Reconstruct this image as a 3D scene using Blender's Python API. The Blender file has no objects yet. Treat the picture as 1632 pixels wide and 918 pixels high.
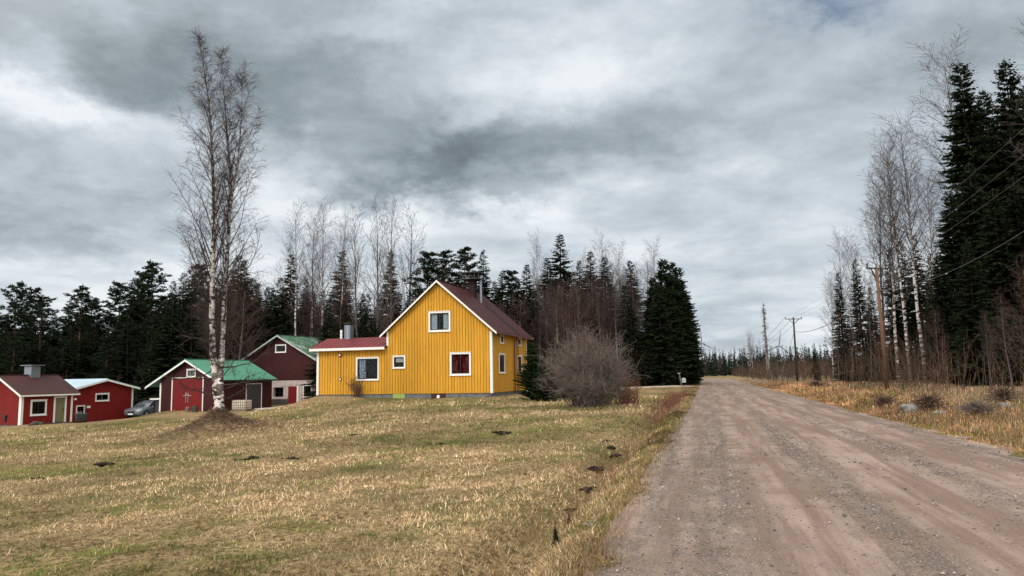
import bpy, bmesh, math, random
import numpy as np
from mathutils import Vector, Matrix

# ------------------------------------------------------------------ camera, sky, sun, exposure
scene = bpy.context.scene
COL = scene.collection
F_PX = 1180.0; PITCH = math.radians(6.74); ROLL = math.radians(-1.0); EYE = 1.6
cam_data = bpy.data.cameras.new('camera'); cam = bpy.data.objects.new('camera', cam_data); COL.objects.link(cam)
cam_data.sensor_width = 36.0; cam_data.lens = 36.0 * F_PX / 1632.0
cam_data.clip_start = 0.05; cam_data.clip_end = 12000
cam.matrix_world = Matrix.Translation((0, 0, EYE)) @ Matrix.Rotation(math.pi / 2 + PITCH, 4, 'X') @ Matrix.Rotation(ROLL, 4, 'Z')
scene.camera = cam
CR = np.array(cam.matrix_world.to_3x3())

def ray(px, py):
    return CR @ np.array([(px - 816) / F_PX, (459 - py) / F_PX, -1.0])

def at(px, py, Y):
    d = ray(px, py); d = d / d[1] * Y
    return float(d[0]), float(Y), float(d[2] + EYE)

SUN_EL = math.radians(42); SUN_AZ = math.radians(205)      # azimuth clockwise from +Y: behind the camera, to the left
sun_dir = Vector((math.sin(SUN_AZ) * math.cos(SUN_EL), math.cos(SUN_AZ) * math.cos(SUN_EL), math.sin(SUN_EL)))
sl = bpy.data.lights.new('sun', 'SUN'); sl.energy = 1.5; sl.angle = math.radians(12); sl.color = (1.0, 0.95, 0.88)
so = bpy.data.objects.new('sun', sl); COL.objects.link(so)
so.rotation_euler = (-sun_dir).to_track_quat('-Z', 'Y').to_euler()
scene.view_settings.view_transform = 'Standard'; scene.view_settings.look = 'None'
scene.view_settings.exposure = 0.0; scene.view_settings.gamma = 1.0; scene.view_settings.use_curve_mapping = False
scene.render.engine = 'CYCLES'
scene.cycles.max_bounces = 5; scene.cycles.diffuse_bounces = 2; scene.cycles.glossy_bounces = 2
scene.cycles.transparent_max_bounces = 8; scene.cycles.use_denoising = True
scene.cycles.use_adaptive_sampling = True; scene.cycles.adaptive_threshold = 0.015

world = bpy.data.worlds.new('World'); scene.world = world; world.use_nodes = True

class NT:
    """small helper round a node tree"""
    def __init__(s, tree):
        s.t = tree; tree.nodes.clear()
    def n(s, typ, inp=None, **kw):
        nd = s.t.nodes.new(typ)
        for k, v in kw.items(): setattr(nd, k, v)
        for k, v in (inp or {}).items():
            if hasattr(v, 'links') and hasattr(v, 'is_linked'): s.t.links.new(v, nd.inputs[k])
            else: nd.inputs[k].default_value = v
        return nd
    def math(s, op, a, b=0.0, c=0.0, clamp=False):
        return s.n('ShaderNodeMath', {0: a, 1: b, 2: c}, operation=op, use_clamp=clamp).outputs[0]
    def mix(s, f, a, b, blend='MIX'):
        nd = s.n('ShaderNodeMix', data_type='RGBA', blend_type=blend)
        for i, v in ((0, f), (6, a), (7, b)):
            if hasattr(v, 'is_linked'): s.t.links.new(v, nd.inputs[i])
            else: nd.inputs[i].default_value = v if i == 0 else ((*v, 1) if len(v) == 3 else v)
        return nd.outputs[2]
    def noise(s, vec, scale, detail=4, rough=.55, dist=0.0):
        return s.n('ShaderNodeTexNoise', {'Vector': vec, 'Scale': scale, 'Detail': detail, 'Roughness': rough, 'Distortion': dist}).outputs[0]
    def ramp(s, fac, stops, interp='LINEAR'):
        nd = s.n('ShaderNodeValToRGB', {0: fac}); cr = nd.color_ramp; cr.interpolation = interp
        while len(cr.elements) < len(stops): cr.elements.new(.5)
        for e, (p, c) in zip(cr.elements, stops):
            e.position = p; e.color = (c, c, c, 1) if isinstance(c, (int, float)) else (*c, 1)
        return nd.outputs[0]
    def step(s, v, a, b):
        return s.n('ShaderNodeMapRange', {0: v, 1: a, 2: b}, interpolation_type='SMOOTHSTEP').outputs[0]
    def scalev(s, vec, sc, loc=(0, 0, 0)):
        return s.n('ShaderNodeMapping', {'Vector': vec, 'Scale': sc, 'Location': loc}).outputs[0]

def build_world():
    T = NT(world.node_tree)
    out = T.n('ShaderNodeOutputWorld')
    sky = T.n('ShaderNodeTexSky', sky_type='NISHITA'); sky.sun_disc = False
    sky.sun_elevation = SUN_EL; sky.sun_rotation = SUN_AZ
    bg1 = T.n('ShaderNodeBackground', {0: sky.outputs[0], 1: 0.08})
    g = T.n('ShaderNodeTexCoord').outputs['Generated']
    sep = T.n('ShaderNodeSeparateXYZ', {0: g}); x, y, z = sep.outputs
    # cloud deck seen from below: flatten towards the horizon
    zz = T.math('ADD', T.math('MAXIMUM', z, 0.0), 0.16)
    cx = T.math('DIVIDE', x, zz); cy = T.math('DIVIDE', y, zz)
    deck = T.n('ShaderNodeCombineXYZ', {0: cx, 1: cy, 2: 0.0}).outputs[0]
    n1 = T.noise(deck, 0.75, 9, .52, .25)
    n2 = T.noise(T.scalev(deck, (1, 1, 1), (13.1, 4.2, 2)), 0.32, 5, .5, .6)
    n3 = T.noise(T.scalev(g, (1.0, 1.0, 2.2)), 9.0, 6, .6)
    az = T.math('ARCTAN2', x, y); el = T.math('ARCSINE', z)
    w1 = T.noise(T.scalev(g, (1, 1, 1.7)), 4.2, 9, .62); w2 = T.noise(T.scalev(g, (1, 1, 1.7), (5.3, 1.7, 9.1)), 5.0, 9, .62)
    azw = T.math('ADD', az, T.math('MULTIPLY', T.math('SUBTRACT', w1, .5), .46))
    elw = T.math('ADD', el, T.math('MULTIPLY', T.math('SUBTRACT', w2, .5), .27))
    blobs = [  # px, py, sx, sy, amplitude : where the real cloud deck is thin or thick
        (230, 120, 260, 95, -.40), (60, 60, 110, 45, -.05), (22, 75, 60, 40, .34), (20, 150, 80, 30, .30),
        (150, 205, 190, 34, .36), (480, 290, 110, 80, .26), (60, 375, 150, 26, -.18), (300, 300, 250, 40, .12),
        (715, 225, 120, 40, -.46), (600, 272, 90, 26, -.34), (900, 240, 160, 55, -.30), (480, 110, 120, 60, -.12),
        (900, 60, 160, 40, .14), (620, 20, 120, 26, .16), (1150, 190, 150, 40, -.12), (1200, 290, 200, 45, .10),
        (720, 340, 200, 30, .14), (780, 300, 60, 14, -.16), (1020, 390, 320, 55, .12), (1500, 150, 130, 60, .14), (1560, 40, 140, 30, -.10),
        (1280, 130, 110, 50, .10), (1390, 110, 90, 30, -.10), (1230, 470, 250, 60, .05), (300, 430, 300, 50, .12)]
    acc = None
    for px, py, sx, sy, a in blobs:
        d = ray(px, py); d = d / np.linalg.norm(d)
        A = math.atan2(d[0], d[1]); E = math.asin(d[2])
        u = T.math('DIVIDE', T.math('SUBTRACT', azw, A), sx / F_PX * 1.15)
        v = T.math('DIVIDE', T.math('SUBTRACT', elw, E), sy / F_PX * 1.15)
        r = T.math('ADD', T.math('MULTIPLY', u, u), T.math('MULTIPLY', v, v))
        e = T.math('MULTIPLY', T.math('EXPONENT', T.math('MULTIPLY', r, -1.0)), a)
        acc = e if acc is None else T.math('ADD', acc, e)
    lum = T.math('ADD', T.math('MULTIPLY', T.math('SUBTRACT', n1, .5), 1.05), T.math('MULTIPLY', T.math('SUBTRACT', n2, .5), .35))
    lum = T.math('ADD', lum, T.math('MULTIPLY', T.math('SUBTRACT', n3, .5), .40))
    n4 = T.noise(T.scalev(deck, (1, 1, 1), (2.2, 8.1, 4)), 2.3, 9, .60, .35)
    lum = T.math('ADD', lum, T.math('MULTIPLY', T.math('SUBTRACT', n4, .5), .75))
    lum = T.math('ADD', T.math('ADD', lum, acc), T.math('ADD', .655, T.math('MULTIPLY', T.math('EXPONENT', T.math('MULTIPLY', T.math('MAXIMUM', el, 0.0), -5.5)), .17)), clamp=True)
    col = T.ramp(lum, [(0, (.140, .172, .190)), (.25, (.235, .282, .310)), (.5, (.385, .445, .490)), (.75, (.585, .655, .715)), (1, (.86, .91, .94))])
    # bright veil added round the hidden sun, unseen behind the camera, lighting the fronts
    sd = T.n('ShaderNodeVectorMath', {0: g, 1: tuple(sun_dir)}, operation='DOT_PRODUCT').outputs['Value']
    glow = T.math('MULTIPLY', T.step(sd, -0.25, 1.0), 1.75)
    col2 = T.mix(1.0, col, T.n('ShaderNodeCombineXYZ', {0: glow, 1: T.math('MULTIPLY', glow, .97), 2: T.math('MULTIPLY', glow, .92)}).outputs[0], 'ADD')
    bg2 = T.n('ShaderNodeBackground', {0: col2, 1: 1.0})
    d = ray(1275, 2); d = d / np.linalg.norm(d); A = math.atan2(d[0], d[1]); E = math.asin(d[2])
    u = T.math('DIVIDE', T.math('SUBTRACT', azw, A), .085); v = T.math('DIVIDE', T.math('SUBTRACT', elw, E), .028)
    hole = T.math('EXPONENT', T.math('MULTIPLY', T.math('ADD', T.math('MULTIPLY', u, u), T.math('MULTIPLY', v, v)), -1.0))
    cover = T.math('SUBTRACT', 0.97, T.math('MULTIPLY', hole, .75))
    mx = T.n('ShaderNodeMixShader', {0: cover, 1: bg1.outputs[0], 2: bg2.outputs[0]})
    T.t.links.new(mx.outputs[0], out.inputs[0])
build_world()

# ------------------------------------------------------------------ materials
def principled(name, col, rough=.8, spec=.3, metal=0.0, var=None, bump=None, coords='Object', island=0.0):
    """col: rgb.  var: list of (scale, rgb, lo, hi[, stretch]) noise layers mixed over it.  bump: (scale, strength, dist)"""
    m = bpy.data.materials.new(name); m.use_nodes = True; T = NT(m.node_tree)
    out = T.n('ShaderNodeOutputMaterial')
    tc = T.n('ShaderNodeTexCoord'); v = tc.outputs[coords] if coords != 'World' else T.n('ShaderNodeNewGeometry').outputs['Position']
    c = T.n('ShaderNodeRGB'); c.outputs[0].default_value = (*col, 1); c = c.outputs[0]
    for k, layer in enumerate(var or []):
        sc, rgb, lo, hi = layer[:4]; st = layer[4] if len(layer) > 4 else (1, 1, 1)
        f = T.step(T.noise(T.scalev(v, st, (k * 7.3, k * 3.1, 1.7 * k)), sc, 5, .6), lo, hi)
        c = T.mix(f, c, rgb)
    if island:
        ri = T.n('ShaderNodeNewGeometry').outputs['Random Per Island']
        hv = T.n('ShaderNodeHueSaturation', {'Value': T.n('ShaderNodeMapRange', {0: ri, 3: 1 - island, 4: 1 + island}).outputs[0], 'Color': c}); c = hv.outputs[0]
    b = T.n('ShaderNodeBsdfPrincipled', {'Base Color': c, 'Roughness': rough, 'Metallic': metal, 'Specular IOR Level': spec})
    if bump:
        h = T.noise(v if len(bump) < 4 else T.scalev(v, bump[3]), bump[0], 6, .6)
        bn = T.n('ShaderNodeBump', {'Height': h, 'Strength': bump[1], 'Distance': bump[2]})
        T.t.links.new(bn.outputs[0], b.inputs['Normal'])
    T.t.links.new(b.outputs[0], out.inputs[0])
    return m

def tinted_material(name, rough=.9, trans=0.0, spec=.12):
    """colour from the mesh's own 'tint' attribute (leaf, blade and pebble colours vary piece by piece)"""
    m = bpy.data.materials.new(name); m.use_nodes = True; T = NT(m.node_tree)
    out = T.n('ShaderNodeOutputMaterial')
    a = T.n('ShaderNodeAttribute', attribute_name='tint').outputs['Color']
    b = T.n('ShaderNodeBsdfPrincipled', {'Base Color': a, 'Roughness': rough, 'Specular IOR Level': spec})
    s = b.outputs[0]
    if trans:
        t = T.n('ShaderNodeBsdfTranslucent', {0: a}); s = T.n('ShaderNodeMixShader', {0: trans, 1: s, 2: t.outputs[0]}).outputs[0]
    T.t.links.new(s, out.inputs[0]); return m

M = {}
def paint(name, col, dirt, stretch=(6, 6, .5), rough=.72):
    M[name] = principled(name, col, rough, .25, var=[(1.6, dirt, .44, .76, stretch), (.35, tuple(c * .82 for c in col), .4, .75), (9, tuple(min(1, c * 1.12) for c in col), .5, .8, stretch)],
                         bump=(14, .12, .01, stretch), island=.07)
paint('yellow_boards', (.56, .275, .022), (.38, .18, .02))
paint('yellow_side_boards', (.66, .335, .022), (.44, .21, .02))
paint('red_boards', (.175, .009, .006), (.11, .009, .008))
paint('dark_red_boards', (.044, .008, .007), (.018, .007, .006))
paint('weathered_boards', (.055, .045, .045), (.03, .026, .024))
paint('red_door_paint', (.155, .008, .008), (.09, .008, .008))
paint('olive_door', (.17, .155, .075), (.10, .09, .05))
M['white_trim'] = principled('white_trim', (.72, .69, .64), .6, .3, var=[(3, (.58, .55, .48), .55, .85, (4, 4, .6))])
M['grey_trim'] = principled('grey_trim', (.42, .43, .42), .7, .3, var=[(5, (.20, .20, .18), .45, .7)])
M['sash_brown'] = principled('sash_brown', (.022, .014, .010), .5)
M['red_roof'] = principled('red_roof', (.056, .012, .010), .55, .25, var=[(.9, (.042, .014, .015), .4, .75), (5, (.05, .022, .02), .62, .85, (1, 5, 1))], bump=(6, .1, .02))
M['bright_red_roof'] = principled('bright_red_roof', (.16, .020, .020), .5, .3, var=[(1.2, (.085, .016, .02), .45, .75)], bump=(6, .1, .02))
M['brown_roof'] = principled('brown_roof', (.062, .024, .021), .65, .2, var=[(.8, (.045, .024, .022), .42, .7), (6, (.11, .05, .045), .6, .85)], bump=(6, .1, .02))
M['green_roof'] = principled('green_roof', (.080, .235, .15), .6, .25, var=[(1.3, (.045, .20, .11), .5, .75, (1, .4, 1)), (7, (.15, .40, .26), .62, .85)], bump=(6, .1, .02))
M['mossy_roof'] = principled('mossy_roof', (.075, .16, .095), .8, .2, var=[(.9, (.24, .28, .25), .48, .60), (3.5, (.035, .05, .03), .50, .62)], bump=(8, .2, .02))
M['pale_roof'] = principled('pale_roof', (.50, .60, .68), .35, .5, var=[(1.2, (.38, .46, .52), .45, .8)])
M['concrete'] = principled('concrete', (.15, .15, .145), .95, .1, var=[(2, (.075, .075, .07), .45, .7)], bump=(12, .4, .02))
M['pale_stone'] = principled('pale_stone', (.44, .36, .33), .95, .1, var=[(1.6, (.30, .24, .22), .45, .7), (5, (.52, .45, .42), .55, .8)], bump=(7, .5, .03))
M['dark_stone'] = principled('dark_stone', (.07, .06, .052), .95, .1, var=[(3, (.13, .11, .1), .55, .8)], bump=(6, .8, .05))
M['galvanised'] = principled('galvanised', (.22, .25, .28), .38, .5, .6, var=[(3, (.22, .25, .28), .4, .8)])
M['dark_metal'] = principled('dark_metal', (.018, .017, .018), .5, .4)
M['chimney_brick'] = principled('chimney_brick', (.022, .015, .014), .9, .2, var=[(6, (.08, .05, .045), .5, .8)])
M['red_metal'] = principled('red_metal', (.10, .018, .014), .45, .4)
M['black_shade'] = principled('black_shade', (.008, .008, .009), .9, .1)  # black colour standing in for the shade inside openings
M['lace'] = principled('lace', (.55, .62, .66), .9, .1, var=[(26, (.05, .07, .09), .5, .62)])
M['blue_print'] = principled('blue_print', (.45, .52, .62), .9, .1, var=[(9, (.03, .07, .16), .47, .56)])
M['red_curtain'] = principled('red_curtain', (.13, .004, .008), .9, .1, var=[(4, (.04, .002, .004), .4, .7, (5, 5, .4))])
M['blind'] = principled('blind', (.55, .55, .52), .9, .1)
M['lime_hatch'] = principled('lime_hatch', (.27, .33, .10), .8)
M['brown_hatch'] = principled('brown_hatch', (.045, .014, .012), .8)
M['rubber'] = principled('rubber', (.015, .015, .015), .85)
M['car_paint'] = principled('car_paint', (.22, .235, .26), .25, .5, .5)
M['chrome'] = principled('chrome', (.55, .56, .58), .2, .5, .9)
M['headlight_glass'] = principled('headlight_glass', (.45, .50, .52), .12, .6)
M['white_plastic'] = principled('white_plastic', (.74, .74, .72), .5, .4, var=[(3, (.6, .56, .48), .5, .8)])
M['cream_plastic'] = principled('cream_plastic', (.66, .56, .44), .6, .3, var=[(2, (.52, .43, .33), .4, .7)])
M['grey_wood'] = principled('grey_wood', (.16, .145, .125), .9, .1, var=[(4, (.08, .07, .06), .4, .7, (4, 4, .5))], bump=(10, .4, .02, (5, 5, .4)))
M['pole_wood'] = principled('pole_wood', (.15, .080, .045), .9, .1, var=[(3, (.09, .055, .035), .4, .7, (5, 5, .3))], bump=(14, .4, .02, (6, 6, .3)))
M['sawn_timber'] = principled('sawn_timber', (.62, .56, .46), .85, .1, var=[(3, (.42, .36, .28), .4, .7)])
M['boulder'] = principled('boulder', (.19, .18, .165), .95, .1, var=[(3, (.13, .13, .10), .45, .65), (9, (.36, .35, .32), .55, .7)], bump=(5, .7, .06))
M['soil'] = principled('soil', (.018, .014, .011), 1, .05, var=[(8, (.04, .03, .022), .5, .7)], bump=(9, .8, .04))
M['spruce_bark'] = principled('spruce_bark', (.050, .038, .032), .95, .1, bump=(14, .6, .03))
M['pine_bark'] = principled('pine_bark', (.13, .062, .038), .95, .1, var=[(3, (.06, .04, .032), .45, .6)], bump=(12, .6, .03))
M['alder_bark'] = principled('alder_bark', (.085, .068, .060), .95, .1, var=[(4, (.15, .125, .11), .5, .7)])
M['dead_wood'] = principled('dead_wood', (.20, .19, .18), .95, .1, var=[(2, (.07, .06, .05), .45, .6, (3, 3, .6))])
M['wire'] = principled('wire', (.12, .12, .12), .5)
M['turbine_white'] = principled('turbine_white', (.13, .15, .17), .5)
M['spruce_needles'] = tinted_material('spruce_needles', .9, .08, .03)
M['twigs'] = tinted_material('twigs', .9)
M['blades'] = tinted_material('blades', .9, .2)
M['pebbles'] = tinted_material('pebbles', .9)

def birch_bark():
    m = bpy.data.materials.new('birch_bark'); m.use_nodes = True; T = NT(m.node_tree); out = T.n('ShaderNodeOutputMaterial')
    v = T.n('ShaderNodeTexCoord').outputs['Object']; z = T.n('ShaderNodeSeparateXYZ', {0: v}).outputs[2]
    a = T.noise(T.scalev(v, (1, 1, 1.9)), 3.0, 4, .6); a2 = T.noise(T.scalev(v, (1, 1, 1.6), (3, 3, 3)), 2.6, 4, .6)
    marks = T.step(a, .515, .55)
    low = T.math('MULTIPLY', T.step(a2, .46, .52), T.math('SUBTRACT', 1.0, T.step(z, 1.0, 7.5)))
    thin = T.step(z, 7.5, 15.0)
    c = T.mix(T.noise(v, 1.1), (.50, .43, .38), (.72, .66, .60))
    c = T.mix(marks, c, (.028, .022, .020)); c = T.mix(T.math('MULTIPLY', low, .9), c, (.07, .045, .033)); c = T.mix(T.math('MULTIPLY', thin, .85), c, (.060, .042, .036))
    b = T.n('ShaderNodeBsdfPrincipled', {'Base Color': c, 'Roughness': .8, 'Specular IOR Level': .2})
    bn = T.n('ShaderNodeBump', {'Height': a, 'Strength': .5, 'Distance': .03}); T.t.links.new(bn.outputs[0], b.inputs['Normal'])
    T.t.links.new(b.outputs[0], out.inputs[0]); return m
M['birch_bark'] = birch_bark()

def glass():
    m = bpy.data.materials.new('window_glass'); m.use_nodes = True; T = NT(m.node_tree); out = T.n('ShaderNodeOutputMaterial')
    fr = T.math('MULTIPLY', T.n('ShaderNodeFresnel', {0: 1.45}).outputs[0], .22)
    tr = T.n('ShaderNodeBsdfTransparent', {0: (.85, .88, .88, 1)}); gl = T.n('ShaderNodeBsdfGlossy', {'Roughness': .03})
    mx = T.n('ShaderNodeMixShader', {0: fr, 1: tr.outputs[0], 2: gl.outputs[0]}); T.t.links.new(mx.outputs[0], out.inputs[0]); return m
M['window_glass'] = glass()
M['car_glass'] = principled('car_glass', (.05, .065, .08), .12, 1.0)

# ------------------------------------------------------------------ mesh helpers
def tag(o, label=None, cat=None, group=None, kind=None):
    if label: o['label'] = label
    if cat: o['category'] = cat
    if group: o['group'] = group
    if kind: o['kind'] = kind
    return o

def thing(name, label, cat, loc=(0, 0, 0), rz=0.0, group=None):
    o = bpy.data.objects.new(name, None); COL.objects.link(o); o.location = loc; o.rotation_euler = (0, 0, rz); o.empty_display_size = .2
    return tag(o, label, cat, group)

def link_mesh(name, me, parent=None, loc=None):
    o = bpy.data.objects.new(name, me); COL.objects.link(o)
    if parent is not None: o.parent = parent
    if loc is not None: o.location = loc
    return o

class MB:
    def __init__(s, fm=None): s.v = []; s.f = []; s.fm = fm
    def pt(s, p): return tuple(s.fm(*p)) if s.fm else tuple(p)
    def box(s, x0, x1, y0, y1, z0, z1):
        n = len(s.v)
        s.v += [s.pt(p) for p in ((x0, y0, z0), (x1, y0, z0), (x1, y1, z0), (x0, y1, z0), (x0, y0, z1), (x1, y0, z1), (x1, y1, z1), (x0, y1, z1))]
        s.f += [tuple(n + i for i in q) for q in ((0, 3, 2, 1), (4, 5, 6, 7), (0, 1, 5, 4), (1, 2, 6, 5), (2, 3, 7, 6), (3, 0, 4, 7))]
        return s
    def hexa(s, a, b):      # two quads of four points
        n = len(s.v); s.v += [s.pt(p) for p in list(a) + list(b)]
        s.f += [tuple(n + i for i in q) for q in ((0, 1, 2, 3), (7, 6, 5, 4), (0, 4, 5, 1), (1, 5, 6, 2), (2, 6, 7, 3), (3, 7, 4, 0))]
        return s
    def prism(s, poly, d0, d1, axis='y'):   # poly of (u,z), extruded along d
        n = len(s.v); k = len(poly)
        for d in (d0, d1):
            for u, z in poly: s.v.append(s.pt((u, d, z)))
        s.f.append(tuple(range(n, n + k))); s.f.append(tuple(range(n + 2 * k - 1, n + k - 1, -1)))
        for i in range(k): s.f.append((n + i, n + k + i, n + k + (i + 1) % k, n + (i + 1) % k))
        return s
    def tube(s, pts, rad, sides=8, cap=True):
        pts = [Vector(s.pt(p)) for p in pts]; rad = rad if hasattr(rad, '__len__') else [rad] * len(pts); n0 = len(s.v)
        for i, p in enumerate(pts):
            d = (pts[min(i + 1, len(pts) - 1)] - pts[max(i - 1, 0)]).normalized()
            a = d.orthogonal() if abs(d.z) > .95 else d.cross(Vector((0, 0, 1)))
            if abs(d.z) > .95: a = (Vector((1, 0, 0)) - d * d.x)
            a.normalize(); b = d.cross(a)
            for k in range(sides):
                t = 2 * math.pi * k / sides; s.v.append(tuple(p + (a * math.cos(t) + b * math.sin(t)) * rad[i]))
        for i in range(len(pts) - 1):
            for k in range(sides):
                a0 = n0 + i * sides + k; a1 = n0 + i * sides + (k + 1) % sides
                s.f.append((a0, a1, a1 + sides, a0 + sides))
        if cap:
            s.f.append(tuple(n0 + k for k in range(sides))[::-1]); s.f.append(tuple(n0 + (len(pts) - 1) * sides + k for k in range(sides)))
        return s
    def bar(s, p, q, w, h=None):
        h = h or w; p = Vector(p); q = Vector(q); d = (q - p).normalized()
        up = Vector((0, 0, 1)) if abs(d.z) < .95 else Vector((1, 0, 0)); a = d.cross(up).normalized() * w / 2; b = a.cross(d).normalized() * h / 2
        return s.hexa([p + a + b, p - a + b, p - a - b, p + a - b], [q + a + b, q - a + b, q - a - b, q + a - b])
    def build(s, name, m, parent=None, bevel=0, smooth=False, loc=None):
        me = bpy.data.meshes.new(name); me.from_pydata(s.v, [], s.f)
        bm = bmesh.new(); bm.from_mesh(me); bmesh.ops.recalc_face_normals(bm, faces=bm.faces)
        if bevel: bmesh.ops.bevel(bm, geom=list(bm.edges), offset=bevel, segments=2, affect='EDGES', clamp_overlap=True)
        bm.to_mesh(me); bm.free()
        if smooth: me.polygons.foreach_set('use_smooth', [True] * len(me.polygons))
        me.materials.append(m if not isinstance(m, str) else M[m])
        return link_mesh(name, me, parent, loc)

def np_mesh(name, verts, faces, m, tint=None, smooth=False):
    """verts (N,3), faces (K,n) with one n; tint (N,3) per vertex"""
    me = bpy.data.meshes.new(name); verts = np.asarray(verts, dtype=np.float32); faces = np.asarray(faces, dtype=np.int32)
    k = faces.shape[1]
    me.vertices.add(len(verts)); me.vertices.foreach_set('co', verts.ravel())
    me.loops.add(faces.size); me.loops.foreach_set('vertex_index', faces.ravel())
    me.polygons.add(len(faces)); me.polygons.foreach_set('loop_start', np.arange(0, faces.size, k, dtype=np.int32))
    me.polygons.foreach_set('loop_total', np.full(len(faces), k, dtype=np.int32))
    if smooth: me.polygons.foreach_set('use_smooth', np.ones(len(faces), dtype=bool))
    me.update(calc_edges=True)
    if tint is not None:
        at_ = me.color_attributes.new('tint', 'FLOAT_COLOR', 'POINT')
        c = np.ones((len(verts), 4), dtype=np.float32); c[:, :3] = tint; at_.data.foreach_set('color', c.ravel())
    me.materials.append(M[m] if isinstance(m, str) else m)
    return me
# ------------------------------------------------------------------ terrain
RNG = np.random.default_rng(7)
ROAD_AZ = math.radians(14.47); DS = np.array([math.sin(ROAD_AZ), math.cos(ROAD_AZ)]); DT = np.array([math.cos(ROAD_AZ), -math.sin(ROAD_AZ)])
_tab = np.random.default_rng(3).random((256, 256))
def vnoise(x, y):
    x = np.asarray(x, float); y = np.asarray(y, float); xi = np.floor(x).astype(int); yi = np.floor(y).astype(int); fx = x - xi; fy = y - yi
    fx = fx * fx * (3 - 2 * fx); fy = fy * fy * (3 - 2 * fy); a = _tab[xi & 255, yi & 255]; b = _tab[(xi + 1) & 255, yi & 255]; c = _tab[xi & 255, (yi + 1) & 255]; d = _tab[(xi + 1) & 255, (yi + 1) & 255]
    return (a * (1 - fx) + b * fx) * (1 - fy) + (c * (1 - fx) + d * fx) * fy
def fbm(x, y, o=4):
    r = 0; a = .5; t = 0
    for k in range(o): r = r + a * vnoise(x * 2 ** k + 17 * k, y * 2 ** k + 5 * k); t += a; a *= .55
    return r / t
def smooth(v, a, b):
    q = np.clip((v - a) / (b - a), 0, 1); return q * q * (3 - 2 * q)

CTRL = np.array([  # x, y, z
    (-1.4, 49.4, .18), (-4, 50.3, .15), (-7.8, 51.4, .12), (-11, 52.4, .26), (-14.1, 53.3, .40), (-14.5, 57, .10), (-17.5, 58, -.60), (-18.5, 55, -.74), (-16.3, 53, -.35), (1.5, 58, .25), (-7, 60, .1),
    (-26.7, 66.4, -1.15), (-32.8, 68.7, -1.18), (-24, 73.5, -1.10), (-25.2, 79.3, -1.05), (-20, 77, -.85), (-34.6, 70.3, -1.75), (-35.6, 66.5, -1.86),
    (-36.2, 54.6, -1.42), (-38.5, 55.5, -1.50), (-34.9, 58.8, -1.60), (-38.0, 65, -1.82), (-36, 62, -1.75), (-42, 62, -1.8),
    (-14.0, 35.6, -.85), (-10, 36, -.62), (-18, 36, -1.05), (-14, 45, -.45), (-22, 52, -.98), (-28, 58, -1.12), (-8, 43, -.15), (-20, 60, -.88), (-22, 66, -1.06),
    (-34, 50, -1.38), (-20.5, 30, -1.25), (-13, 30, -.95), (-6, 30, -.45), (-30, 40, -1.5), (-45, 45, -1.9), (-60, 60, -2.0), (-60, 100, -1.6), (-25, 100, -.9), (0, 100, .1), (5, 45, .02),
    (-3, 6, -.28), (-1, 3, -.15), (-8, 10, -.55), (-14, 12, -.8), (-6, 18, -.5), (-14, 20, -.95), (-25, 22, -1.4), (1.5, 20, -.22), (2, 30, -.12), (-3, -10, -.3), (-25, -10, -1.3),
    (6, 40, -.02), (4, 37, 0), (10, 10, 0), (12, 30, 0.05), (20, 40, .25), (27, 50, .4), (30, 60, .4), (24, 80, .2), (35, 100, 0), (15, 60, 0), (20, 10, .1), (40, 30, .5), (12, 80, .1), (40, 140, 0), (0, 140, 0), (-60, 140, -1), (80, 80, .3), (80, 140, 0)], float)
def _tps():
    n = len(CTRL); d = np.linalg.norm(CTRL[:, None, :2] - CTRL[None, :, :2], axis=2); K = np.where(d > 0, d * d * np.log(d + 1e-9), 0) + np.eye(n) * 1.5
    Pm = np.hstack([np.ones((n, 1)), CTRL[:, :2]]); A = np.zeros((n + 3, n + 3)); A[:n, :n] = K; A[:n, n:] = Pm; A[n:, :n] = Pm.T
    return np.linalg.solve(A, np.concatenate([CTRL[:, 2], np.zeros(3)]))
_W = _tps()
def st(x, y): return x * DS[0] + y * DS[1], x * DT[0] + y * DT[1]
def bend(s): return -np.maximum(np.asarray(s, float) - 150, 0) ** 2 / 900.0
BIRCH = at(348, 664, 36.0)[:2]
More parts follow.
